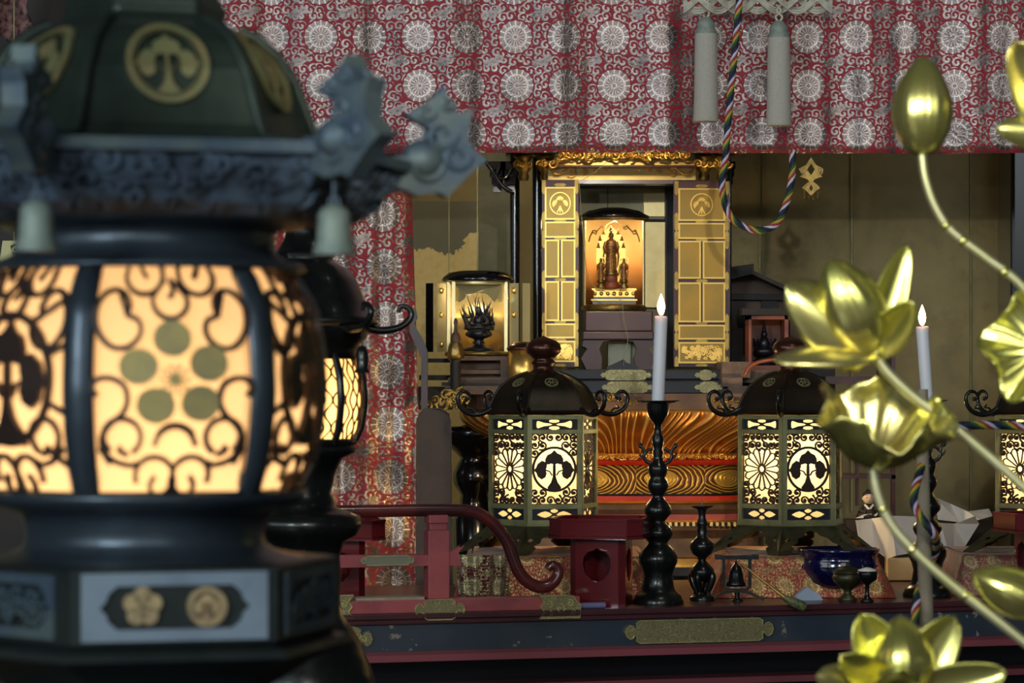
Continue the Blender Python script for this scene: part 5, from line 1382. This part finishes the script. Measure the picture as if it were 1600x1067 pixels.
mb = MB(); mb.lathe([(r, zy(y)) for r, y in ((80,696),(84,692),(84,686),(70,684))], 40, c, K, cap=False); mb.build('collar', BLACKMET, root); mb = MB(); mb.lathe([(r, zy(y)) for r, y in ((70,562),(84,560),(84,548),(88,540),(98,530),(104,520),(104,510))], 40, c, K, cap=False); mb.build('collar', BLACKMET, root)
rf = [(0,506),(112,508),(118,504),(106,494),(96,470),(84,440),(70,420),(52,410),(46,405),(50,398),(40,392),(34,384),(28,372),(22,350),(30,335),(36,318),(30,300),(14,290),(0,284)]
mb = MB(); mb.lathe([(r, zy(y)) for r, y in rf], 6*8, c, K, shape=lambda t: .45+.55*ply(6)(t-A0)*1.08); mb.build('roof', BLACKMET, root)
for j in range(6):
    t = A0+j*PI/3; d = Vector((math.cos(t), math.sin(t), 0))
    g = lambda s, y: c+d*s*K+Vector((0,0,zy(y)*K))
    mb = MB(); mb.tube(smooth([g(s, y) for s, y in ((100,512),(125,516),(150,512),(166,502),(172,490),(166,480),(154,478),(152,488))], 5), lambda q: (7-3.6*q)*K, 9)
    mb.build('curled_hook', BLACKMET, root)
    if j in (5, 0, 4):
        mb = MB(); b0 = g(150, 583)
        mb.lathe([(13,0),(12,3),(9,8),(10,20),(9,32),(6,40),(0,42)], 16, b0, K); mb.tube([b0+Vector((0,0,40*K)), g(150, 515)], .8*K, 5); mb.build('wind_bell', BLACKMET, root)
st = [(76,694),(86,700),(80,708),(62,716),(50,740),(46,770),(52,792),(72,800),(90,806),(92,822),(84,836),(64,846),(58,870),(60,900),(58,935),(62,960),(80,985),(92,1005),(96,1020),(106,1040),(112,1060),(118,1100),(150,1120),(170,1160),(170,1840),(170,1848)]
mb = MB(); mb.lathe([(r, zy(y)) for r, y in st], 48, c, K); mb.build('pedestal', BLACKMET, root)
bulb(root, (0, 0, CZ+(HZ-640)*K), 1.7, (1.0,.80,.45), .02)

# ================================================================ the big bronze lantern in the foreground
D = 2.9; X0 = -.346
root = thing('bronze_lantern', 'large blurred bronze lantern with glowing openwork globe filling the left foreground', 'lantern', (0,0,0)); BIG = root
DF = 2.755
Z = lambda y: CZ+(HZ-y)*DF/F
def hexmap(apf):
    def mk(j):
        A = -PI/2+j*PI/3; n = Vector((math.cos(A), math.sin(A), 0)); t = Vector((-math.sin(A), math.cos(A), 0))
        return lambda u, v, w_: n*(apf(v)*math.cos(PI/6)+w_)+t*u+Vector((0,0,v))
    return mk
def interp(tab):
    tab = sorted((z, r) for r, z in tab)
    def f(z):
        if z <= tab[0][0]: return tab[0][1]
        for (z0, r0), (z1, r1) in zip(tab, tab[1:]):
            if z <= z1: return r0+(r1-r0)*(z-z0)/(z1-z0)
        return tab[-1][1]
    return f
# globe
gp = [(.136, Z(792)), (.148, Z(772)), (.158, Z(730)), (.165, Z(670)), (.168, Z(610)), (.166, Z(545)), (.160, Z(480)), (.143, Z(425)), (.128, Z(402))]
GR = interp(gp)
GS = lambda t: .55+.45*ply(6)(t)*1.05
mb = MB(); mb.lathe([(GR(Z(y))-.007, Z(y)) for y in range(786, 400, -12)], 96, (0,0,0), 1, shape=GS, cap=False); mb.build('paper_shade', PAPER2, root)
def gm(j):
    tc_ = -PI/2+j*PI/3
    def f(u, v, w_):   # u -1..1 across the face, v: -1..1 over the panel height
        z = Z(592-v*180); t = tc_+u*PI/6; r = GR(z)*GS(t)+w_
        return Vector((r*math.cos(t), r*math.sin(t), z))
    return f
PW = .87
def cr2(X, Y): return ((X-810)/370*PW, (592-(360+Y/2.963))/180)     # panel drawing coordinates
def cr3(X, Y): return ((X-810)/370*PW, (592-(707+Y/2.963))/180)
def mir(p): return [(-x, y) for x, y in p]
def arc(cx, cy, r0, r1, a0, a1, n=20, cv=cr2):
    return [cv(cx+(r0+(r1-r0)*i/n)*math.cos(math.radians(a0+(a1-a0)*i/n)), cy+(r0+(r1-r0)*i/n)*math.sin(math.radians(a0+(a1-a0)*i/n))) for i in range(n+1)]
def gsm(p, n=5): return [(q.x, q.y) for q in smooth([(a, b, 0) for a, b in p], n)]
tops = [arc(672, 205, 98, 86, -30, 205), [cr2(650,150), cr2(665,185), cr2(690,222)],
        gsm([cr2(*q) for q in ((592,400),(608,350),(590,300),(545,275),(495,290),(462,340),(455,420),(480,490),(530,540),(590,545),(640,510),(660,460),(645,415),(605,398))])]
topc = [arc(798, 325, 84, 84, -35, 215), [cr2(720,300), cr2(750,255), cr2(780,225)], [cr2(878,300), cr2(840,255), cr2(800,225)], [cr2(770,240), cr2(772,180), cr2(768,150)], gsm([cr2(*q) for q in ((812,240),(815,290),(790,310))])]
mids = [gsm([cr2(*q) for q in ((470,765),(445,730),(470,690),(530,685),(585,720),(600,790),(575,850),(520,900),(485,960),(490,1030),(520,1080))]), [cr2(600,400), cr2(560,290)]]
bots = [arc(575, 955, 84, 84, -230, 60), gsm([cr2(*q) for q in ((600,1040),(560,1020),(570,1000))]), arc(720, 112, 96, 90, 90, -200, 20, cr3), gsm([cr3(*q) for q in ((710,190),(700,150),(725,110))]), gsm([cr3(*q) for q in ((470,-20),(540,40),(620,60),(640,40))]), [cr3(820,120), cr3(820,200)]]
botc = [arc(818, 995, 95, 95, -150, -30), arc(818, 1000, 96, 90, 180, 330), arc(818, 1000, 96, 90, 0, -30)]
def opw(j, kind):
    f = gm(j); mb = MB(); W_ = .050
    for p in tops+bots: mb.ribbon(p, W_, -.0025, .0025, f); mb.ribbon(mir(p), W_, -.0025, .0025, f)
    if kind == 'plum':
        for p in mids: mb.ribbon(p, W_, -.0025, .0025, f); mb.ribbon(mir(p), W_, -.0025, .0025, f)
    for p in topc+botc: mb.ribbon(p, W_, -.0025, .0025, f)
    mb.ribbon([(-PW, -1), (PW, -1), (PW, 1), (-PW, 1)], .05, -.003, .003, f, True)
    if kind == 'crest':
        crest(mb, lambda u, v, w_: f(u, v/1.16, w_), 0, 0, .66, -.0025, .0035, 1.0, .07)
        for s in (-1, 1):
            for y in (.72, -.75): mb.ribbon([(s*.84, y), (s*.55, y*.8)], W_, -.0025, .0025, f)
            mb.ribbon([(s*.86, .3), (s*.6, .2)], W_, -.0025, .0025, f); mb.ribbon([(s*.86, -.3), (s*.6, -.2)], W_, -.0025, .0025, f)
    mb.build('openwork_panel', FRET, root)['label'] = 'openwork panel with plum blossom' if kind == 'plum' else 'openwork panel with leaf crest'
    if kind == 'plum':
        mb = MB(); xc = cr2(810, 690)
        for (X, Y) in ((800,500),(650,630),(965,615),(725,810),(925,800)):
            cx_, cy_ = cr2(X, Y); mb.prism([(cx_+.205*math.cos(t*PI/10), cy_+.16*math.sin(t*PI/10)) for t in range(20)], .001, .005, f)
        for i in range(10):
            a = 2*PI*i/10; mb.ribbon([xc, (xc[0]+.14*math.cos(a), xc[1]+.12*math.sin(a))], .02, .002, .005, f)
            mb.prism([(xc[0]+.14*math.cos(a)+.022*math.cos(t*PI/4), xc[1]+.12*math.sin(a)+.018*math.sin(t*PI/4)) for t in range(8)], .001, .005, f)
        mb.prism([(xc[0]+.06*math.cos(t*PI/8), xc[1]+.05*math.sin(t*PI/8)) for t in range(16)], .002, .008, f)
        mb.build('plum_blossom_crest', PLUMFRET, root)
for j in range(6): opw(j, 'plum' if j % 2 == 0 else 'crest')
for j in range(6):
    t0 = j*PI/3
    mb = MB()
    def rib(u, v):
        z = Z(796-v*398); t = t0+(u-.5)*.165; r = GR(z)*GS(t0)*1.0+.006*math.sin(PI*u)-.004
        return Vector((r*math.cos(t), r*math.sin(t), z))
    mb.grid(8, 24, rib); mb.build('rib', BRONZE, root, solid=.004)
mb = MB()
mb.lathe([(.134, Z(772)), (.153, Z(775)), (.152, Z(785)), (.144, Z(796)), (.128, Z(803)), (.117, Z(812)), (.113, Z(830)), (.112, Z(850)), (.114, Z(864)), (.122, Z(872)), (.135, Z(878)), (.150, Z(884))], 72, (0,0,0), 1, cap=False)
mb.build('lower_collar', BRONZE, root)
mb = MB(); mb.lathe([(.136, Z(416)), (.152, Z(414)), (.148, Z(404)), (.134, Z(398)), (.124, Z(388)), (.122, Z(360)), (.124, Z(350)), (.140, Z(344)), (.16, Z(338))], 72, (0,0,0), 1, cap=False)
mb.build('upper_collar', BRONZE, root)
bulb(root, (0, 0, Z(668)), 2.0, (1.0,.88,.70), .03)
# base box
mb = MB(); mb.lathe([(.10, Z(884)), (.176, Z(884)), (.186, Z(888)), (.186, Z(1004)), (.180, Z(1010)), (.196, Z(1018)), (.20, Z(1030)), (.16, Z(1060)), (.12, Z(1100)), (.10, Z(1250)), (.11, Z(1400)), (.20, Z(1480)), (.26, Z(1560)), (.28, 0)], 6, (0,0,0), 1, smooth=False)
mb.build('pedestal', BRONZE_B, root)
BF = hexmap(lambda z: .186)
for j in range(6):
    f = BF(j); zc_ = Z(947); q = .000575
    L = lambda u, v, w_: f(u*q, zc_+v*q, w_)
    mb = MB(); cart = [(118,0),(108,-10),(104,-22),(90,-34),(-90,-34),(-104,-22),(-108,-10),(-118,0),(-108,10),(-104,22),(-90,34),(90,34),(104,22),(108,10)]
    if j % 2 == 0:
        mb.prism([[(-146,-52),(146,-52),(146,54),(-146,54)], cart], .001, .005, L); mb.build('panel_frame', BRONZE_P, root)
        mb = MB()
        for i in range(5):
            a = PI/2+i*2*PI/5; mb.prism([(-51+17*math.cos(a)+14*math.cos(t*PI/8), 2+17*math.sin(a)+14*math.sin(t*PI/8)) for t in range(16)], .001, .006, L)
        mb.build('gilt_plum_emblem', PLUM, root)
        mb = MB(); mb.ribbon([(50+28*math.cos(t*PI/16), 0+28*math.sin(t*PI/16)) for t in range(32)], 6, .001, .007, L, True); crest(mb, L, 50, 0, 24, .001, .005, 1, 2); 
        em = mb.build('gilt_leaf_emblem', PLUM, root); mb = MB(); mb.prism([(50+28*math.cos(t*PI/12), 28*math.sin(t*PI/12)) for t in range(24)], .0003, .0018, L); mb.build('emblem_disc', PLUMIN, em)
    else:
        mb.prism([[(-128,-50),(128,-50),(128,50),(-128,50)], cart[::1]], .0005, .004, L)
        rg = random.Random(j)
        for i in range(16): mb.ribbon(spiral(-95+i*13, rg.uniform(-18, 18), 3, 16, rg.uniform(0, 6), rg.choice((-1.2, 1.2))), 6, .001, .006, L)
        mb.build('relief_panel', BRONZE_V, root)
# roof
rp_ = [(.255, Z(246)), (.262, Z(238)), (.258, Z(226)), (.215, Z(222)), (.172, Z(214)), (.162, Z(190)), (.153, Z(150)), (.142, Z(100)), (.125, Z(55)), (.104, Z(26)), (.088, Z(14)), (.076, Z(0)), (.080, Z(-12)), (.07, Z(-40)), (.05, Z(-80)), (.06, Z(-130)), (.03, Z(-190)), (0, Z(-220))]
mb = MB(); mb.lathe(rp_, 6, (0,0,0), 1, smooth=False); roof = mb.build('roof', BRONZE_G, root, bevel=.004)
RR = interp(rp_[3:])
for j in range(6):
    mb = MB(); A = j*PI/3; d = Vector((math.cos(A), math.sin(A), 0))
    mb.tube([d*(r+.002)+Vector((0,0,z)) for r, z in rp_[3:11]], .0055, 8); mb.build('roof_ridge', BRONZE_G, roof)
RF = hexmap(RR)
for j in range(6):
    f = RF(j); q = .00057; L = lambda u, v, w_: f(u*q, Z(92)+v*q, w_+.002)
    mb = MB(); mb.ribbon([(62*math.cos(t*PI/20), 62*math.sin(t*PI/20)) for t in range(40)], 9, 0, .004, L, True); crest(mb, L, 0, 0, 54, 0, .003, 1, 2); mb.build('roof_crest', BRONZE_O, roof)
    mb = MB(); mb.prism([(-128, -122), (128, -122), (118, -130), (-118, -130)], 0, .004, L)
mb = MB(); mb.lathe([(.252, Z(244)), (.262, Z(244)), (.262, Z(226)), (.250, Z(223))], 6, (0,0,0), 1, smooth=False, cap=False); mb.build('eave_lip', BRONZE_P if 0 else BRONZE_V, roof)
fz = [(.165, Z(342)), (.195, Z(336)), (.216, Z(318)), (.232, Z(290)), (.242, Z(262)), (.247, Z(246))]
mb = MB(); mb.lathe(fz, 6, (0,0,0), 1, smooth=False, cap=False); fr_ = mb.build('carved_frieze', BRONZE_C, root)
FZ = hexmap(interp(fz))
for j in range(6):
    f = FZ(j); rg = random.Random(40+j); mb = MB()
    for i in range(34):
        y = rg.uniform(256, 328); hw = interp(fz)(Z(y))*.46
        u = rg.uniform(-hw, hw); z = Z(y); r = rg.uniform(.007, .014)
        mb.ribbon([(u+r*(.3+.7*t/12)*math.cos(t*.5+i), z+r*.8*(.3+.7*t/12)*math.sin(t*.5+i)) for t in range(13)], .005, -.001, rg.uniform(.004, .009), f)
    mb.build('dragon_relief', BRONZE_C, fr_)
# leafy upturned corners
leaf = [(.215,250),(.235,236),(.254,236),(.275,226),(.282,205),(.274,189),(.258,176),(.250,168),(.262,160),(.273,148),(.284,132),(.290,121),(.293,145),(.303,166),(.319,157),(.314,178),(.312,209),(.322,226),(.332,240),(.318,256),(.300,285),(.292,299),(.284,292),(.262,297),(.240,282),(.225,262)]
for j in range(6):
    A = j*PI/3; d = Vector((math.cos(A), math.sin(A), 0)); t = Vector((-math.sin(A), math.cos(A), 0))
    Z2 = lambda y: CZ+(HZ-y)*2.93/F
    f = lambda s, y, w_: d*s+t*w_+Vector((0,0,y))
    dz = -.003
    mb = MB(); mb.prism([(s, Z2(y)+dz) for s, y in leaf], -.011, .011, f)
    for (s, y, r) in ((.285,200,.016),(.30,235,.015),(.270,250,.018),(.27,165,.009),(.292,150,.007)):
        for w_ in (-.011, .011):
            mb.tube([f(s+r*(.25+.75*q/14)*math.cos(q*.45), Z2(y)+dz+r*(.25+.75*q/14)*math.sin(q*.45), w_) for q in range(15)], .0035, 6)
    mb.ball(f(.27, Z2(240)+dz, 0), .022, .02, .02, 10, 8)
    mb.build('leafy_corner', BRONZE_V, roof, bevel=.003)
for j in (4, 5):
    A = j*PI/3; b0 = Vector((math.cos(A)*.262, math.sin(A)*.262, 0)); zt = CZ+(HZ-322)*2.72/F; q = 2.72/F
    rb = thing('wind_bell', 'pale green bronze bell hanging from the right front corner of the big lantern roof' if j == 5 else 'pale green bronze bell hanging at the far left edge from the big lantern roof', 'bell', (0,0,0), 'wind bells of the big lantern')
    mb = MB(); mb.lathe([(33,-76),(32,-66),(27,-54),(26,-30),(25,-12),(17,-2),(6,2),(0,3)], 28, (0,0,0), q); mb.build('bell', simple('pale_verdigris', (.24,.30,.25), .6, .2, 0, (.18,.23,.2), 40), rb)
    mb = MB(); mb.tube([Vector((0,0,0)), Vector((0,0,.048))], .0018, 6); mb.ribbon([(8*math.cos(t*PI/6)*q, (6+8*math.sin(t*PI/6))*q) for t in range(12)], .0016, -.001, .001, lambda u, v, w_: Vector((u, w_, v)), True); mb.build('hanging_ring', BRONZE_V, rb)
    R3 = Matrix.Rotation(math.radians(16), 3, 'Z'); p = R3@b0
    rb.location = (X0+p.x, D+p.y, zt)
root.location = (X0, D, 0); root.rotation_euler = (0, 0, math.radians(16))

# ================================================================ golden lotus
D = 3.5; K = D/F
def frame(ax, roll=0):
    ax = Vector(ax).normalized(); r = ax.to_track_quat('Z', 'Y').to_matrix(); return r @ Matrix.Rotation(roll, 3, 'Z')
def petal_mesh(mb, base, ax, roll, L, W, open_, cup=.35, curl=0., n=12):
    """cupped petal leaving the flower axis by the angle open_ and curling outward by curl"""
    Mx = frame(ax, roll)
    def f(u, v):
        s = (u-.5)*2; w_ = W*math.sin(PI*min(1, (.10+.90*v)**.85))**.52*(1 if v < 1 else .02)
        a = open_+curl*v*v; 
        # arc-length integration
        x = 0; z = 0; m_ = 10
        for i in range(m_):
            aa = open_*(1-.25*math.sin(PI*(v*i/m_)))+curl*(v*i/m_)**2; x += math.sin(aa)*L*v/m_; z += math.cos(aa)*L*v/m_
        nx, nz = math.cos(a), -math.sin(a)
        d = cup*w_*(s*s)-cup*w_*.5
        return Vector(base)+Mx@Vector((x-nx*d*1.0*-(-1), s*w_, z-nz*d*1.0*-(-1)))
    mb.grid(n, 16, f)
def bud(root, tip, base, R_, name='bud'):
    tip = Vector(tip); base = Vector(base); ax = tip-base; L = ax.length; Mx = frame(ax); mb = MB()
    pr = [(0,0),(.30,.01),(.55,.06),(.80,.18),(.96,.32),(1.0,.44),(.95,.58),(.80,.72),(.58,.84),(.32,.94),(.10,.99),(0,1.0)]
    vs = [(p.x, p.y) for p in [Vector(q) for q in pr]]
    sp = smooth([(r, z, 0) for r, z in pr], 3)
    mb.lathe([(max(q.x, 0)*R_, q.y*L) for q in sp], 96, base, 1, shape=lambda t: 1+.018*abs(math.sin(t*13))+.03*math.cos(t*5), tilt=Mx)
    b = mb.build(name, LOTUS, root)
    for j in range(3):
        mb = MB(); petal_mesh(mb, base+ax*.02, ax, j*2*PI/3+.5, L*.97, R_*.75, .0, 0)
    return b
def lotus_thing(name, label, cat, stem, rad=6.6):
    root = thing(name, label, cat, stem[-1], 'golden lotus stems'); mb = MB(); mb.tube(smooth(stem, 8), rad*K, 12); mb.build('stem', STEMG, root); return root
VX = P(1840, 0, 3.6)
foot = [P(1800, 1000, 3.55), P(1838, 1230, 3.6), Vector((VX.x, 3.6, .62))]
def ft(i): return [P(1790+i*12, 1010+i*14, 3.56), P(1826+i*6, 1230, 3.59), Vector((VX.x-.012+i*.006, 3.60, .62))]
r = lotus_thing('lotus_bud_stem', 'golden lotus bud on a bent stem, topmost of the blurred lotus', 'ornament', [P(1440,236,D), P(1446,280,D), P(1462,325,D), P(1488,362,D), P(1540,402,D), P(1600,450,D), P(1700,570,D), P(1770,760,D)]+ft(0))
bud(r, P(1443,88,D), P(1441,243,D), 47*K)
for q in ((1478,352),(1505,376),(1570,425)):
    mb = MB(); mb.ball(P(*q, D), 8.5*K, seg=12, rings=8); mb.build('stem_knot', LOTUS, r)
r = lotus_thing('lotus_flower_stem', 'golden lotus opening flower tilted left, beside the right candle flame', 'ornament', [P(1360,545,D), P(1385,580,D), P(1425,618,D), P(1475,655,D), P(1530,700,D), P(1600,762,D), P(1700,860,D), P(1780,990,D)]+ft(1), 8)
bs = P(1362,548,D); tp = P(1296,404,D-.03)
bud(r, tp, bs, 50*K, 'inner_bud')
for (ax, roll, L, W, op, cp, cu) in (
    ((-.80,-.25,.62), 0.2, 172, 58, .0, .5, -.25), ((.34,.1,.95), 0, 178, 30, .05, .5, .0), ((.45,-.5,.6), .9, 110, 34, .0, .5, .1),
    ((-1.0,-.3,-.06), 1.2, 165, 42, .05, .45, -.3), ((-.25,.6,.7), 1.0, 130, 36, .1, .4, .1)):
    mb = MB(); petal_mesh(mb, bs, ax, roll, L*K, W*K, op, cp, cu); mb.build('petal', LOTUS, r, solid=.0025)
mb = MB(); mb.ball(P(1368,552,D), 13*K, seg=14, rings=10); mb.build('stem_knot', LOTUS, r)
# ruffled leaf seen from the side
def ruffled(root, c, ax, R_, H, seed, name='leaf'):
    Mx = frame(ax); mb = MB(); N = 72
    def f(u, v):
        t = u*2*PI; r = R_*(v**.8); 
        z = H*(v**1.6)+R_*.16*v*v*math.sin(5*t+seed)+R_*.05*v*math.sin(16*t)
        if v > .8: r += R_*.16*(v-.8)*5*math.cos(5*t+seed+.8)
        return Vector(c)+Mx@Vector((r*math.cos(t), r*math.sin(t), z))
    mb.grid(N, 20, f); return mb.build(name, LOTUS, root, solid=.0025)
r = lotus_thing('lotus_leaf_stem', 'golden ruffled lotus leaf turned upward, in front of the right candlestick', 'ornament', [P(1364,722,D), P(1370,770,D), P(1394,822,D), P(1440,872,D), P(1500,924,D), P(1600,1003,D), P(1700,1090,D), P(1790,1200,3.56), Vector((VX.x-.004, 3.6, .62))], 8)
ruffled(r, P(1364,726,D), (.12,-.42,.90), 102*K, 96*K, 1.2)
for q in ((1379,795),(1425,858),(1508,930)):
    mb = MB(); mb.ball(P(*q, D), 9*K, seg=12, rings=8); mb.build('stem_knot', LOTUS, r)
r = lotus_thing('lotus_leaf_stem', 'golden ruffled lotus leaf cut off by the right edge, at mid height', 'ornament', [P(1632,560,D), P(1660,640,D), P(1710,760,D), P(1780,960,3.56)]+ft(2)[1:], 7)
ruffled(r, P(1630,545,D), (-.35,-.85,.25), 88*K, 26*K, 3.0)
r = lotus_thing('lotus_flower_stem', 'golden open lotus flower at the bottom edge with upright petals', 'ornament', [P(1410,1095,D-.1), P(1425,1160,D-.1), P(1500,1260,D), P(1640,1330,3.55), P(1760,1360,3.58), Vector((VX.x-.02, 3.6, .60))], 8)
b0 = P(1408,1092,D-.1)
bud(r, P(1407,962,D-.1), b0, 49*K, 'inner_bud')
for (ax, roll, L, W, op, cp, cu) in (
    ((-.42,-.1,.85), 3.0, 146, 44, .0, .45, .0), ((.52,-.02,.80), 0.15, 150, 42, .0, .45, .0), ((-1,-.35,.30), 0, 150, 36, .0, .4, .1), ((1,-.2,.28), .0, 165, 34, 0, .4, .1),
    ((-.15,-1,.35), 1.5, 120, 44, .1, .5, .2), ((-.7,-.5,.5), 2.6, 140, 34, 0, .45, .1), ((.2,.9,.5), 1.5, 130, 42, 0, .4, 0)):
    mb = MB(); petal_mesh(mb, b0, ax, roll, L*K, W*K, op, cp, cu); mb.build('petal', LOTUS, r, solid=.0025)
r = lotus_thing('lotus_bud_stem', 'golden closed lotus bud slanting in from the right edge, near the bottom', 'ornament', [P(1640,950,D), P(1680,990,D), P(1740,1080,D), P(1800,1220,3.57), Vector((VX.x, 3.6, .62))], 8)
bud(r, P(1518,895,D), P(1642,952,D), 38*K)
r = lotus_thing('lotus_flower_stem', 'golden lotus flower at the upper right corner, two petal edges showing', 'ornament', [P(1665,215,D), P(1690,330,D), P(1720,560,D), P(1790,860,3.55), P(1835,1200,3.59), Vector((VX.x+.008, 3.6, .62))], 8)
b0 = P(1662,212,D); bud(r, P(1655,60,D), b0, 46*K, 'inner_bud')
for (ax, roll, L, W, op, cp, cu) in (((-.50,-.1,.85), 3.0, 170, 46, .0, .45, -.3), ((-1,-.2,.10), 0, 108, 28, .0, .4, -.2), ((.6,0,.8), 0, 150, 42, 0, .4, 0)):
    mb = MB(); petal_mesh(mb, b0, ax, roll, L*K, W*K, op, cp, cu); mb.build('petal', LOTUS, r, solid=.0025)
mb = MB(); mb.lathe([(.09,.30),(.10,.31),(.085,.33),(.06,.36),(.09,.42),(.115,.50),(.10,.58),(.06,.63),(.07,.66),(.085,.67),(.05,.665),(.045,.60),(0,.59)], 36, (VX.x, 3.6, 0), 1); 
tag(mb.build('lotus_vase', BRONZE), 'bronze vase holding the golden lotus stems, right of the view', 'vase')
mb = MB(); mb.box(VX.x-.14, VX.x+.14, 3.46, 3.74, .27, .30)
for sx_ in (-1, 1):
    for sy_ in (-1, 1): mb.box(VX.x+sx_*.12-.015, VX.x+sx_*.12+.015, 3.6+sy_*.12-.015, 3.6+sy_*.12+.015, 0, .27)
tag(mb.build('vase_stand', WOODDK), 'small dark wooden stand below the lotus vase', 'stand')
